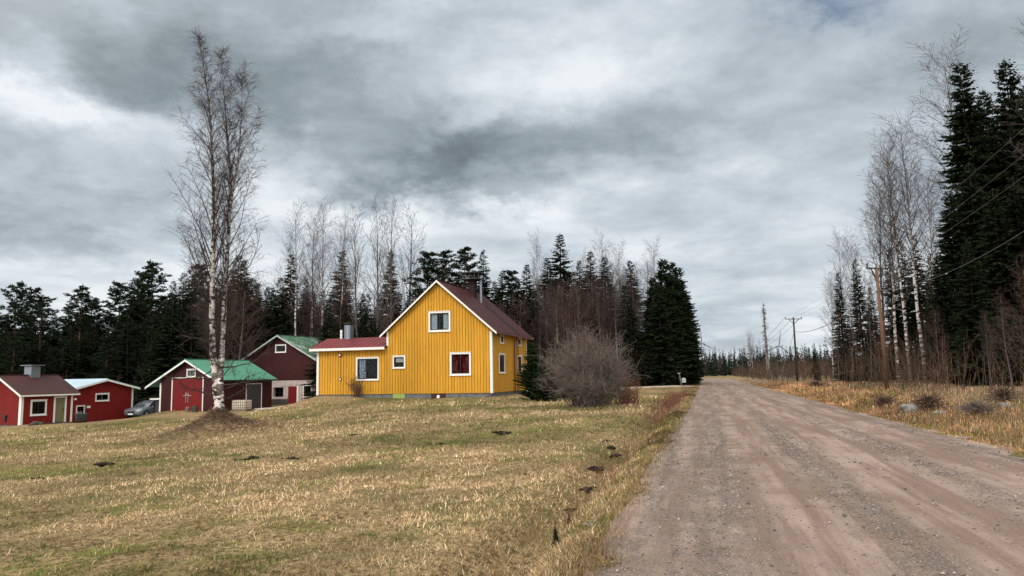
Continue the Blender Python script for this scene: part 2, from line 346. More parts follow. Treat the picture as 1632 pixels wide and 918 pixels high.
def height(x, y, micro=True):
    x = np.asarray(x, float); y = np.asarray(y, float); sh = x.shape; x = x.ravel(); y = y.ravel()
    cx = np.clip(x, -70, 85); cy = np.clip(y, -12, 145); z = np.full(len(x), _W[-3]) + _W[-2] * cx + _W[-1] * cy
    for i in range(0, len(x), 20000):
        d = np.hypot(cx[i:i + 20000, None] - CTRL[None, :, 0], cy[i:i + 20000, None] - CTRL[None, :, 1]); z[i:i + 20000] += (d * d * np.log(d + 1e-9)) @ _W[:-3]
    far = np.hypot(x - cx, y - cy); z = z * (1 - smooth(far, 5, 160)); s, t = st(x, y); t = t - bend(s)
    m = np.hypot(x - BIRCH[0], (y - BIRCH[1])); cone = np.clip(1 - m / 2.9, 0, 1) ** 1.6 * 1.0 + np.clip(1 - m / .9, 0, 1) * .1; z = z + cone * (1 + .25 * (fbm(x * 1.2, y * 1.2) - .5))
    if micro:
        off = smooth(np.abs(t - 2.2), 3.4, 4.4) * smooth(220 - np.hypot(x, y), 0, 60); z = z + off * ((fbm(x * .9, y * .9) - .5) * .18 + (fbm(x * 4.1 + 9, y * 4.1, 3) - .5) * .085)
    edge = np.maximum(np.abs(t - 2.22) - 3.2, 0); w = smooth(edge, 0.0, 2.8); z = z * w * np.where(s < 400, 1, 1)
    dl = .34 * (1 - smooth(s, 52, 60)) * (1 - smooth(-s, 5, 30)) * (.7 + .6 * fbm(s * .35, s * 0 + 3, 2)); z = z - dl * np.exp(-((t + 1.95) / .42) ** 2)
    z = z - .16 * np.exp(-((t - 6.4) / .6) ** 2) * (s < 200)
    z = z - .035 * (np.abs(t - 2.22) < 3.25)          # bed under the road sheet
    return z.reshape(sh)
def hz(x, y): return float(height(np.array([x]), np.array([y]))[0])

def axis(parts):
    o = []
    for a, b, n in parts: o += list(np.linspace(a, b, n, endpoint=False))
    return np.array(o + [parts[-1][1]])
ss = axis([(-6000, -200, 6), (-200, -12, 12), (-12, 4, 16), (4, 40, 120), (40, 120, 130), (120, 260, 50), (260, 700, 24), (700, 9000, 14)])
tt = axis([(-6000, -700, 8), (-700, -150, 14), (-150, -80, 20), (-80, -5, 140), (-5, -.6, 34), (-.6, 5.2, 12), (5.2, 9, 22), (9, 60, 90), (60, 200, 24), (200, 900, 12), (900, 6000, 8)])
Sg, Tg = np.meshgrid(ss, tt, indexing='ij'); X = Sg * DS[0] + Tg * DT[0]; Y = Sg * DS[1] + Tg * DT[1]
Z = height(X, Y); ni, nj = X.shape; idx = np.arange(ni * nj).reshape(ni, nj)
quads = np.stack([idx[:-1, :-1], idx[:-1, 1:], idx[1:, 1:], idx[1:, :-1]], -1).reshape(-1, 4)[:, ::-1]
def ground_material():
    m = bpy.data.materials.new('dry_lawn'); m.use_nodes = True; T = NT(m.node_tree); out = T.n('ShaderNodeOutputMaterial')
    p = T.n('ShaderNodeNewGeometry').outputs['Position']
    big = T.noise(p, .16, 5, .6); mid = T.noise(T.scalev(p, (1, 1, 1), (40, 3, 0)), .9, 5, .65); fine = T.noise(p, 9, 5, .7); fine2 = T.noise(T.scalev(p, (1, 1, 1), (7, 31, 0)), 26, 4, .7)
    c = T.mix(T.step(mid, .35, .65), (.26, .175, .082), (.42, .29, .155))
    c = T.mix(T.step(fine, .38, .62), c, (.09, .058, .028)); c = T.mix(T.math('MULTIPLY', T.step(fine2, .52, .66), .8), c, (.48, .36, .20))
    gm = T.math('MULTIPLY', T.step(T.math('ADD', T.math('MULTIPLY', big, .65), T.math('MULTIPLY', mid, .35)), .46, .60), T.step(fine, .66, .42))
    c = T.mix(T.math('MULTIPLY', gm, .9), c, (.065, .080, .022))
    b = T.n('ShaderNodeBsdfPrincipled', {'Base Color': c, 'Roughness': 1, 'Specular IOR Level': .05})
    hgt = T.math('ADD', T.math('MULTIPLY', fine, .7), T.math('MULTIPLY', fine2, .3))
    bn = T.n('ShaderNodeBump', {'Height': hgt, 'Strength': .9, 'Distance': .09}); T.t.links.new(bn.outputs[0], b.inputs['Normal'])
    T.t.links.new(b.outputs[0], out.inputs[0]); return m
M['dry_lawn'] = ground_material()
tag(link_mesh('ground', np_mesh('ground', np.stack([X.ravel(), Y.ravel(), Z.ravel()], 1), quads, 'dry_lawn', smooth=True)), kind='structure')

# ------------------------------------------------------------------ gravel road (local x across, local y along)
RIDGES = [(.0, .42), (1.65, .26), (3.38, .22), (5.05, .25), (-.75, .12)]
def road_z(s, t):
    z = .03 * (1 - ((t - 2.2) / 3.3) ** 2)
    for c, w in RIDGES: z = z + .018 * np.exp(-((t - c) / w) ** 2)
    return z + (fbm(s * .6, t * 1.5) - .5) * .02 + (fbm(s * 5, t * 5, 3) - .5) * .012
rs = axis([(-8, 2, 20), (2, 30, 200), (30, 120, 180), (120, 330, 84)]); rt = np.linspace(-1.12, 5.62, 74)
S2, T2 = np.meshgrid(rs, rt, indexing='ij')
wob = (fbm(S2 * .9, S2 * 0 + 8 + 20 * (T2 > 2), 5) - .5) * 1.0; tw = T2 + np.where(T2 < 2.2, (2.2 - T2) / 3.3, (T2 - 2.2) / 3.3) ** 4 * wob
Zr = road_z(S2, tw) ; edge = smooth(np.abs(T2 - 2.25), 2.95, 3.37); Zr = Zr * (1 - edge) - edge * .03
TW = tw + bend(S2); i2 = np.arange(S2.size).reshape(S2.shape)
q2 = np.stack([i2[:-1, :-1], i2[:-1, 1:], i2[1:, 1:], i2[1:, :-1]], -1).reshape(-1, 4)
def road_material():
    m = bpy.data.materials.new('gravel'); m.use_nodes = True; T = NT(m.node_tree); out = T.n('ShaderNodeOutputMaterial')
    v = T.n('ShaderNodeTexCoord').outputs['Object']; x = T.n('ShaderNodeSeparateXYZ', {0: v}).outputs[0]
    wv = T.noise(T.scalev(v, (1, .22, 1)), .8, 4, .6); xw = T.math('ADD', x, T.math('MULTIPLY', T.math('SUBTRACT', wv, .5), .55))
    band = None
    for c, w in RIDGES:
        r = T.math('DIVIDE', T.math('SUBTRACT', xw, c), w * 1.15); e = T.math('EXPONENT', T.math('MULTIPLY', T.math('MULTIPLY', r, r), -1.0)); band = e if band is None else T.math('ADD', band, e, clamp=True)
    streak = T.noise(T.scalev(v, (1, .06, 1)), 2.6, 6, .65); fine = T.noise(v, 34, 4, .7); patch = T.noise(v, .55, 5, .6)
    vor = T.n('ShaderNodeTexVoronoi', {'Vector': v, 'Scale': 55.0, 'Randomness': 1.0}); vor2 = T.n('ShaderNodeTexVoronoi', {'Vector': v, 'Scale': 17.0})
    c = T.mix(T.step(streak, .40, .60), (.175, .120, .090), (.300, .222, .178))
    c = T.mix(T.step(patch, .45, .7), c, (.165, .110, .076))
    c = T.mix(T.math('MULTIPLY', T.step(fine, .5, .7), .35), c, (.46, .37, .32))
    stone = T.mix(1.0, T.ramp(T.n('ShaderNodeSeparateColor', {0: vor.outputs['Color']}).outputs[0], [(0, (.10, .080, .070)), (.4, (.21, .165, .138)), (.75, (.33, .262, .222)), (1, (.54, .45, .39))]), (1, 1, 1), 'MULTIPLY')
    gap = T.step(vor.outputs['Distance'], .55, .30); stone = T.mix(gap, (.10, .080, .068), stone)
    bn_ = T.math('MULTIPLY', T.math('ADD', band, .22, clamp=True), T.step(T.noise(T.scalev(v, (1, .5, 1)), 3.1, 5, .7), .30, .60)); c = T.mix(T.math('MULTIPLY', bn_, .60), c, stone)
    b = T.n('ShaderNodeBsdfPrincipled', {'Base Color': c, 'Roughness': .95, 'Specular IOR Level': .12})
    hgt = T.math('ADD', T.math('MULTIPLY', T.math('SUBTRACT', 1.0, vor.outputs['Distance']), T.math('MULTIPLY', bn_, .9)), T.math('MULTIPLY', fine, .35))
    bn = T.n('ShaderNodeBump', {'Height': hgt, 'Strength': .8, 'Distance': .02}); T.t.links.new(bn.outputs[0], b.inputs['Normal'])
    T.t.links.new(b.outputs[0], out.inputs[0]); return m
M['gravel'] = road_material()
road = tag(link_mesh('road', np_mesh('road', np.stack([TW.ravel(), S2.ravel(), Zr.ravel()], 1), q2[:, ::-1] if False else q2, 'gravel', smooth=True)), kind='structure')
road.rotation_euler = (0, 0, -ROAD_AZ)
# side track to the house
dr = []
pA = np.array(at(1118, 617, 84)[:2]); pB = np.array(at(1060, 617, 80)[:2]); pC = np.array(at(985, 614, 78)[:2]); pD = np.array(at(900, 612, 76)[:2])
dc = [pA + (pA - pB) * .12, pA, pB, pC, pD, pD + (-12, 1)]
def bez(c, n):
    c = np.array(c); o = []
    for i in range(len(c) - 1):
        p0 = c[max(i - 1, 0)]; p1 = c[i]; p2 = c[i + 1]; p3 = c[min(i + 2, len(c) - 1)]
        for k in range(n):
            u = k / n; o.append(.5 * (2 * p1 + (p2 - p0) * u + (2 * p0 - 5 * p1 + 4 * p2 - p3) * u * u + (3 * p1 - p0 - 3 * p2 + p3) * u ** 3))
    return np.array(o)
ctr = bez(dc, 12); W_ = 9; vv = []
for i, p in enumerate(ctr):
    d = ctr[min(i + 1, len(ctr) - 1)] - ctr[max(i - 1, 0)]; d /= np.linalg.norm(d); nrm = np.array([-d[1], d[0]])
    wd = 2.0 + max(0, 1 - i / 14) * 3.0
    for k in range(W_):
        q = p + nrm * (k / (W_ - 1) - .5) * 2 * wd; vv.append((q[0], q[1], hz(q[0], q[1]) * 0 + float(height(q[0:1], q[1:2], False)[0]) + .10 - .12 * abs(k / (W_ - 1) - .5) * 2))
i3 = np.arange(len(vv)).reshape(len(ctr), W_); q3 = np.stack([i3[:-1, :-1], i3[:-1, 1:], i3[1:, 1:], i3[1:, :-1]], -1).reshape(-1, 4)
M['track_gravel'] = principled('track_gravel', (.40, .30, .22), 1, .05, var=[(1.2, (.30, .22, .15), .45, .7), (14, (.48, .40, .33), .5, .7)], coords='World')
tag(link_mesh('side_track', np_mesh('side_track', vv, q3, 'track_gravel', smooth=True)), kind='structure')

# ------------------------------------------------------------------ loose stones
def pebbles():
    n = 26000; s = 1 / RNG.uniform(1 / 26., 1 / 4.0, n); pick = RNG.random(n)
    c = np.array([r[0] for r in RIDGES]); w = np.array([r[1] for r in RIDGES]); k = RNG.choice(5, n, p=[.36, .26, .18, .12, .08]); t = c[k] + RNG.normal(0, 1, n) * w[k] * .85
    t = np.where(pick < .28, RNG.uniform(-1.2, 5.5, n), t); r = RNG.gamma(3., .0021, n) * np.clip(s / 7, 1, 2.4); r = np.clip(r, .003, .034)
    z = road_z(s, t); e = smooth(np.abs(t - 2.25), 2.95, 3.37); z = z * (1 - e) - e * .03
    o = np.array([(1, 0, 0), (-1, 0, 0), (0, 1, 0), (0, -1, 0), (0, 0, 1), (0, 0, -.6)], float)
    V = o[None] * r[:, None, None] * RNG.uniform(.65, 1.2, (n, 6, 1)) * np.array([1.15, .9, .62]); a = RNG.uniform(0, 6.28, n); ca, sa = np.cos(a)[:, None], np.sin(a)[:, None]
    x = V[..., 0] * ca - V[..., 1] * sa; y = V[..., 0] * sa + V[..., 1] * ca
    tx = t[:, None] + x; sy = s[:, None] + y; P = np.stack([sy * DS[0] + tx * DT[0], sy * DS[1] + tx * DT[1], z[:, None] + V[..., 2] + r[:, None] * .22], -1)
    f = np.array([(0, 2, 4), (2, 1, 4), (1, 3, 4), (3, 0, 4), (2, 0, 5), (1, 2, 5), (3, 1, 5), (0, 3, 5)]); fc = (np.arange(n)[:, None, None] * 6 + f[None]).reshape(-1, 3)
    g = RNG.beta(2.0, 2.6, n)[:, None] * .36 + .07; tint = g * np.array([1, .83, .72]) * RNG.uniform(.93, 1.07, (n, 3)); tint = np.repeat(tint, 6, 0)
    tag(link_mesh('loose_gravel', np_mesh('loose_gravel', P.reshape(-1, 3), fc, 'pebbles', tint)), kind='stuff')
pebbles()

# ------------------------------------------------------------------ grass
def blades(name, x, y, ln, wd, lean, tint, zoff=-.01, curl=.35):
    """one curved two-triangle-strip blade per point"""
    n = len(x); z = height(x, y) + zoff; a = RNG.uniform(0, 2 * np.pi, n); hx, hy = np.cos(a), np.sin(a)
    px_, py_ = -hy, hx; up = np.cos(lean); ho = np.sin(lean); w = wd / 2
    l2 = lean + curl; up2 = np.cos(l2); ho2 = np.sin(l2)
    b0 = np.stack([x - px_ * w, y - py_ * w, z], 1); b1 = np.stack([x + px_ * w, y + py_ * w, z], 1)
    mx = x + hx * ho * ln * .55; my = y + hy * ho * ln * .55; mz = z + up * ln * .55
    m0 = np.stack([mx - px_ * w * .75, my - py_ * w * .75, mz], 1); m1 = np.stack([mx + px_ * w * .75, my + py_ * w * .75, mz], 1)
    tp = np.stack([mx + hx * ho2 * ln * .45, my + hy * ho2 * ln * .45, mz + up2 * ln * .45], 1)
    V = np.stack([b0, b1, m1, m0, tp], 1).reshape(-1, 3); b = np.arange(n)[:, None] * 5
    f = np.concatenate([b + np.array([[0, 1, 2]]), b + np.array([[0, 2, 3]]), b + np.array([[3, 2, 4]])], 0)
    o = link_mesh(name, np_mesh(name, V, f, 'blades', np.repeat(tint, 5, 0))); tag(o, kind='stuff'); return o
STRAW = np.array([(.66, .49, .28), (.54, .38, .20), (.80, .65, .44), (.35, .225, .115), (.20, .128, .065), (.60, .42, .29)]); GREEN = np.array([(.10, .155, .025), (.17, .20, .045), (.07, .11, .02), (.24, .25, .06)])
def lawn_tint(x, y, green=1.0):
    n = len(x); g = fbm(x * .16 + 5, y * .22 + 2, 4) * .6 + fbm(x * 1.1, y * 1.1 + 50, 3) * .4
    band = np.exp(-((np.hypot(x, y) - 25) / 7) ** 2) * .06 - np.exp(-((np.hypot(x + 6, y) - 10) / 4) ** 2) * .02
    pg = np.clip(smooth(g + band, .45, .57), 0, 1) * .88 * green + .07; isg = RNG.random(n) < pg
    s_ = STRAW[RNG.choice(6, n, p=[.28, .25, .15, .15, .09, .08])]; c = np.where(isg[:, None], GREEN[RNG.integers(0, 4, n)], s_)
    patch = (.22 + 1.05 * smooth(fbm(x * .5, y * .5 + 9, 4), .25, .75) * .7 + .75 * smooth(fbm(x * 3.3, y * 3.3 + 90, 3), .2, .8) * .55)[:, None]; return c * patch * RNG.uniform(.55, 1.55, (n, 1)) * np.array([1, .95, .92])
def lawn(n=420000):
    d = 1 / RNG.uniform(1 / 52., 1 / 4.2, n); d = np.where(RNG.random(n) < .35, RNG.uniform(5, 50, n), d); u = RNG.uniform(-.86, .42, n); x = u * d; y = d * RNG.uniform(.98, 1.02, n)
    s, t = st(x, y); ok = (t < -1.15); house = (x > -16) & (y > 49.3 + (-1.4 - x) * .28) & (x < 2); ok &= ~house & ~((x < -34) & (y > 54) & (y < 60)) & (np.hypot(x - BIRCH[0], y - BIRCH[1]) > 1.6)
    x, y, d, t = x[ok], y[ok], d[ok], t[ok]; n = len(x); sc = np.clip(d / 9, 1, 4.5)
    ln = RNG.uniform(.035, .11, n) * sc ** .5; wd = RNG.uniform(.003, .007, n) * sc; lean = RNG.uniform(.55, 1.45, n)
    blades('lawn_grass', x, y, ln, wd, lean, lawn_tint(x, y))
lawn()
def verge(n=110000):
    d = RNG.uniform(0, 1, n) ** 2.0 * 100 + 4.5; side = RNG.random(n) < .45
    t = np.where(side, -.72 - RNG.gamma(2., .26, n), 5.45 + RNG.gamma(1.4, 1.6, n)); s = d; x = s * DS[0] + t * DT[0]; y = s * DS[1] + t * DT[1]; sc = np.clip(d / 10, 1, 4)
    ln = np.where(side, RNG.uniform(.04, .14, n), RNG.uniform(.06, .24, n) * np.clip((t - 5.2) / 1.5, .35, 1)) * sc ** .3; wd = RNG.uniform(.003, .0065, n) * sc
    T_ = lawn_tint(x, y, .5); red = (~side)[:, None] * np.array([1.05, .80, .72]) + side[:, None] * np.array([.50, .47, .42]); blades('verge_grass', x, y, ln, wd, RNG.uniform(.25, 1.2, n), T_ * red)
verge()
def tall_dry(n=90000):
    """knee-high bleached grass of the right-hand clearing"""
    s = 4 + RNG.uniform(0, 1, n) ** 1.35 * 150; t = 6.4 + RNG.uniform(0, 1, n) ** 1.5 * (8 + s * .38); x = s * DS[0] + t * DT[0]; y = s * DS[1] + t * DT[1]
    cl = fbm(x * .55, y * .55 + 70, 3); ok = RNG.random(n) < smooth(cl, .34, .58) + .12; x, y, s, cl = x[ok], y[ok], s[ok], cl[ok]; n = len(x); sc = np.clip(s / 14, 1, 5)
    pal = np.array([(.52, .36, .24), (.60, .43, .30), (.34, .20, .13), (.20, .11, .075), (.66, .52, .38), (.16, .12, .06)]); c = pal[RNG.choice(6, n, p=[.24, .14, .22, .22, .08, .10])] * (.15 + 1.25 * fbm(x * .35, y * .35 + 31, 3))[:, None] * RNG.uniform(.8, 1.15, (n, 1))
    blades('tall_dry_grass', x, y, RNG.uniform(.10, .34, n), RNG.uniform(.004, .008, n) * sc, RNG.uniform(.25, 1.35, n), c, curl=.5)
tall_dry()
# ------------------------------------------------------------------ buildings
def boards(name, fm, u0, u1, zb, top, m, parent, holes=(), pitch=.21, gap=.036, brk=()):
    """upright boards with open joints over a backing; top is a function of u; holes are (u0,u1,z0,z1)"""
    b = MB(fm); n = max(1, round((u1 - u0) / pitch)); pw = (u1 - u0) / n
    def column(a, c, d0, d1):
        cuts = sorted({a, c} | {h for q in holes for h in q[:2] if a < h < c} | {k for k in brk if a < k < c})
        for l, r in zip(cuts, cuts[1:]):
            mid = (l + r) / 2; hs = sorted((q[2], q[3]) for q in holes if q[0] < mid < q[1]); z = zb
            for h0, h1 in hs:
                if h0 > z + .01: b.box(l, r, d0, d1, z, h0)
                z = max(z, h1)
            tl, tr = top(l), top(r)
            if min(tl, tr) > z: b.hexa([(l, d0, z), (r, d0, z), (r, d0, tr), (l, d0, tl)], [(l, d1, z), (r, d1, z), (r, d1, tr), (l, d1, tl)])
    for i in range(n): column(u0 + i * pw + gap / 2, u0 + (i + 1) * pw - gap / 2, -.055, RNG.uniform(-.003, .003))
    column(u0, u1, -.085, -.057)
    return b.build(name, m, parent)

def window(parent, fm, u0, u1, z0, z1, cw=.11, mull=(.5,), curtains=(), frame='white_trim', rails=(), name='window', sash='sash_brown'):
    """casing (the part) with pane, sash and curtain as its pieces; u/z are the outer edges of the casing. returns the hole"""
    a, c, e, f = u0 + cw, u1 - cw, z0 + cw, z1 - cw
    k = MB(fm)
    k.box(u0, a, .002, .035, z0, z1); k.box(c, u1, .002, .035, z0, z1); k.box(a, c, .002, .033, f, z1); k.box(a - .0, c + .0, .002, .036, z0, e)
    k.box(u0 - .03, u1 + .03, .036, .07, z0 - .02, z0 + .03); k.box(u0 - .02, u1 + .02, .036, .055, z1 - .01, z1 + .025)
    w = k.build(name, frame, parent)
    s = MB(fm); q = .045
    s.box(a, a + q, -.06, -.015, e, f); s.box(c - q, c, -.06, -.015, e, f); s.box(a + q, c - q, -.06, -.016, e, e + q); s.box(a + q, c - q, -.06, -.016, f - q, f)
    for m_ in mull: x = a + (c - a) * m_; s.box(x - .028, x + .028, -.058, -.014, e + q, f - q)
    for m_ in rails: z = e + (f - e) * m_; s.box(a + q, c - q, -.057, -.018, z - .02, z + .02)
    s.build('sash', sash, w)
    p = MB(fm); p.box(a + .01, c - .01, -.044, -.040, e + .01, f - .01); p.build('pane', 'window_glass', w)
    for (f0, f1, g0, g1, mt) in curtains:
        x0, x1 = a + (c - a) * f0, a + (c - a) * f1; zz0, zz1 = e + (f - e) * g0, e + (f - e) * g1; r = MB(fm); n = 14; base = len(r.v)
        for i in range(n + 1):
            x = x0 + (x1 - x0) * i / n; d = -.12 + .022 * math.sin(i * 2.3 + x0 * 3)
            r.v += [r.pt((x, d, zz0)), r.pt((x, d, zz1)), r.pt((x, d - .004, zz0)), r.pt((x, d - .004, zz1))]
        for i in range(n):
            o = i * 4; r.f += [(o, o + 4, o + 5, o + 1), (o + 2, o + 3, o + 7, o + 6)]
        r.build('curtain', mt, w)
    d_ = MB(fm); d_.box(a - .04, c + .04, -.62, -.60, e - .04, f + .04); d_.box(a - .04, a - .02, -.60, -.09, e - .04, f + .04); d_.box(c + .02, c + .04, -.60, -.09, e - .04, f + .04); d_.box(a - .02, c + .02, -.60, -.09, e - .04, e - .02); d_.box(a - .02, c + .02, -.60, -.09, f + .02, f + .04); d_.build('room_shade', 'black_shade', w)  # black box behind the pane, painted for the shade of the room
    return (a, c, e, f)

def slab(b, A, B, C_, D, th):       # roof plane through four points, thickness downwards
    up = [Vector(p) for p in (A, B, C_, D)]; return b.hexa(up, [p - Vector((0, 0, th)) for p in up])

def ribbed_roof(name, m, parent, ridge, eaves, y0, y1, th=.07, pitch=.5, rib=.022, along='y'):
    """gable roof: ridge (x,z), eaves [(x,z),(x,z)], run along y (or x)"""
    fm = None if along == 'y' else (lambda a, b_, c: (b_, a, c)); b = MB(fm)
    for ex, ez in eaves:
        slab(b, (ridge[0], y0, ridge[1]), (ex, y0, ez), (ex, y1, ez), (ridge[0], y1, ridge[1]), th)
        n = int((y1 - y0) / pitch)
        for i in range(n + 1):
            y = min(max(y0 + .02 + i * pitch, y0 + .02), y1 - .02)
            b.hexa([(ridge[0], y - .016, ridge[1] + .002), (ex, y - .016, ez + .002), (ex, y + .016, ez + .002), (ridge[0], y + .016, ridge[1] + .002)],
                   [(ridge[0], y - .016, ridge[1] + rib), (ex, y - .016, ez + rib), (ex, y + .016, ez + rib), (ridge[0], y + .016, ridge[1] + rib)])
    b.box(ridge[0] - .1, ridge[0] + .1, y0, y1, ridge[1] - .01, ridge[1] + .035)
    return b.build(name, m, parent)

def rake(name, m, parent, ridge, eaves, y0, y1, drop, below=.0, along='y'):
    """barge boards along a gable edge"""
    fm = None if along == 'y' else (lambda a, b_, c: (b_, a, c)); b = MB(fm)
    for ex, ez in eaves:
        t0, t1 = ridge[1] - below, ez - below
        b.hexa([(ridge[0], y0, t0), (ex, y0, t1), (ex, y0, t1 - drop), (ridge[0], y0, t0 - drop)], [(ridge[0], y1, t0), (ex, y1, t1), (ex, y1, t1 - drop), (ridge[0], y1, t0 - drop)])
    return b.build(name, m, parent)

FR = lambda u, d, z: (u, -d, z)
RT = lambda u, d, z: (d, u, z)
def LF(xl): return lambda u, d, z: (xl - d, u, z)
def BK(L): return lambda u, d, z: (u, L + d, z)

# ---- yellow farmhouse
def yellow_house():
    H = thing('yellow_house', 'yellow boarded farmhouse with red metal roof and a low wing on its left', 'house', (-1.423, 50, .4755), -math.radians(16))
    L = 9.0; sl_ = .868; rt = lambda x: 7.77 - sl_ * abs(x + 3.86)
    w = [window(H, FR, -10.11, -8.34, .96, 2.58, .10, (.42,), [(.06, .40, .05, .97, 'blue_print')]), window(H, FR, -7.29, -6.33, 1.75, 2.64, .10, (), [(.1, .9, .48, .92, 'blind')]),
         window(H, FR, -3.02, -1.50, 1.19, 2.75, .12, (.5,), [(.05, .42, .03, .97, 'red_curtain'), (.56, .97, .03, .97, 'red_curtain')]),
         window(H, FR, -4.58, -2.96, 4.21, 5.62, .12, (.5,), [(.03, .34, .05, .97, 'lace'), (.68, .97, .05, .97, 'lace')])]
    boards('wall', FR, -7.72, 0, 0, lambda x: rt(x) - .10, 'yellow_boards', H, [w[1], w[2], w[3]], brk=(-3.86,))
    boards('wall', FR, -13.23, -7.722, 0, lambda x: 3.2, 'yellow_boards', H, [w[0]])
    s = [window(H, RT, 1.55, 2.95, 1.29, 2.67, .10, (.5,)), window(H, RT, 1.85, 2.75, 3.36, 3.95, .09, (), [(.3, .7, .1, .9, 'blind')]), window(H, RT, 6.30, 7.50, 1.33, 2.64, .10, (.5,)), window(H, RT, 6.42, 7.35, 3.36, 3.95, .09, (), [(.1, .9, .1, .9, 'blind')])]
    boards('wall', RT, 0.0, L, 0, lambda x: 4.24, 'yellow_boards', H, s, pitch=.14, gap=.010)
    boards('wall', BK(L), -7.72, 0, 0, lambda x: rt(x) - .10, 'yellow_boards', H, brk=(-3.86,))
    boards('wall', LF(-7.72), 0, L, 2.6, lambda x: 4.24, 'yellow_boards', H)
    boards('wall', LF(-13.23), 0, 4.3, 0, lambda x: 3.2 + .38 * (2.1 - abs(x - 2.1)), 'yellow_boards', H, brk=(2.1,)); boards('wall', BK(4.3), -13.23, -7.72, 0, lambda x: 3.2, 'yellow_boards', H)
    f = MB(); f.box(-7.66, -.06, .06, L - .06, -1.3, .02); f.box(-13.17, -7.665, .06, 4.24, -1.3, .02); fo = f.build('foundation', 'concrete', H)
    h = MB(FR); h.box(-7.28, -6.38, -.055, .0, -.62, -.012); h.build('cellar_hatch', 'lime_hatch', fo)
    h = MB(FR); h.box(-4.42, -3.36, -.055, -.005, -.55, -.014); h.build('cellar_hatch', 'brown_hatch', fo)
    h = MB(FR); h.tube([(-3.87, -.005, -.22), (-3.87, .09, -.22)], .11, 14); h.build('vent_pipe', 'white_plastic', fo, smooth=False)
    # roofs
    r = ribbed_roof('roof', 'red_roof', H, (-3.86, 7.80), [(-8.12, 7.80 - sl_ * 4.26), (.40, 7.80 - sl_ * 4.26)], -.30, L + .45, .08, .42)
    rake('barge_board', 'white_trim', H, (-3.86, 7.775), [(-8.16, 7.775 - sl_ * 4.30), (.44, 7.775 - sl_ * 4.30)], -.335, -.302, .15)
    rake('barge_board', 'white_trim', H, (-3.86, 7.775), [(-8.16, 7.775 - sl_ * 4.30), (.44, 7.775 - sl_ * 4.30)], L + .452, L + .48, .15)
    b = MB(); b.box(.30, .36, -.29, L + .44, 3.94, 4.055); b.build('fascia', 'sash_brown', r)
    b = MB(); b.box(-7.97, -.0 + .25, -.28, -.02, 3.0, 3.0); e = MB()
    er = MB(); slab(er, (-13.62, 2.05, 4.10), (-13.62, -.38, 3.30), (-7.74, -.38, 3.30), (-7.74, 2.05, 4.10), .07); slab(er, (-13.62, 2.05, 4.10), (-13.62, 4.62, 3.26), (-7.74, 4.62, 3.26), (-7.74, 2.05, 4.10), .07)
    x = -13.6
    while x < -7.8:
        er.hexa([(x, 2.05, 4.102), (x, -.38, 3.302), (x + .03, -.38, 3.302), (x + .03, 2.05, 4.102)], [(x, 2.05, 4.13), (x, -.38, 3.33), (x + .03, -.38, 3.33), (x + .03, 2.05, 4.13)]); x += .40
    wr = er.build('wing_roof', 'bright_red_roof', H)
    b = MB(); b.box(-13.66, -7.74, -.42, -.385, 3.09, 3.27); b.hexa([(-13.66, -.38, 3.09), (-13.625, -.38, 3.09), (-13.625, -.38, 3.27), (-13.66, -.38, 3.27)], [(-13.66, 2.05, 3.89), (-13.625, 2.05, 3.89), (-13.625, 2.05, 4.07), (-13.66, 2.05, 4.07)]); b.build('fascia', 'white_trim', wr)
    for (x0, x1, z0, z1) in ((-.14, .026, -.02, 4.1), (-13.256, -13.09, -.04, 3.2)):
        c = MB(FR); c.box(x0, x1, .004, .034, z0, z1); c.build('corner_board', 'white_trim', H)
    c = MB(FR); c.box(-7.76, -7.61, .004, .034, 3.34, 4.34); c.build('corner_board', 'white_trim', H)
    for y0 in (0.0, L - .13):
        c = MB(RT); c.box(y0, y0 + .13, .004, .03, -.02, 4.0); c.build('corner_board', 'white_trim', H)
    # roof furniture
    c = MB(); c.box(-3.50, -2.98, 5.2, 5.8, 6.3, 8.42); ch = c.build('chimney', 'chimney_brick', H)
    c = MB(); c.box(-4.0, -2.44, 4.75, 6.25, 8.90, 8.98)
    for x in (-3.95, -3.6, -3.22, -2.85, -2.55): c.box(x, x + .05, 4.8, 4.86, 8.45, 8.9); c.box(x, x + .05, 6.14, 6.2, 8.45, 8.9)
    c.box(-3.98, -2.46, 4.78, 6.22, 8.42, 8.49); c.build('chimney_cap', 'dark_metal', ch)
    c = MB(); c.tube([(-2.56, 5.5, 6.5), (-2.56, 5.5, 8.70)], .095, 12); c.build('flue_pipe', 'galvanised', H, smooth=False)
    c = MB(); c.box(-12.05, -11.55, 1.75, 2.25, 3.9, 5.05); st_ = c.build('steel_chimney', 'galvanised', H)
    c = MB()
    for x in (-12.06, -11.93, -11.67, -11.56): c.box(x, x + .03, 1.74, 1.765, 3.9, 5.22)
    c.box(-12.08, -11.52, 1.72, 2.28, 5.19, 5.24); c.build('chimney_frame', 'dark_metal', st_)
    c = MB(); c.tube([(-12.42, 2.0, 3.9), (-12.42, 2.0, 4.72)], .09, 12); c.build('vent_pipe', 'white_plastic', H)
    c = MB(); zf = lambda x: 7.80 - sl_ * (x + 3.86)
    for y in (5.48, 5.86): c.bar((-2.3, y, zf(-2.3) + .09), (.34, y, zf(.34) + .09), .04)
    x = -2.2
    while x < .3: c.bar((x, 5.48, zf(x) + .10), (x, 5.86, zf(x) + .10), .035); x += .24
    c.build('roof_ladder', 'dark_metal', H)
    c = MB()
    for y in (5.50, 5.86): c.bar((.20, y, -.1), (.20, y, 4.1), .04)
    z = .3
    while z < 4: c.bar((.20, 5.5, z), (.20, 5.86, z), .025); z += .3
    c.bar((.44, 5.68, 4.0), (.44, 5.68, 4.9), .05); c.build('wall_ladder', 'red_metal', H)
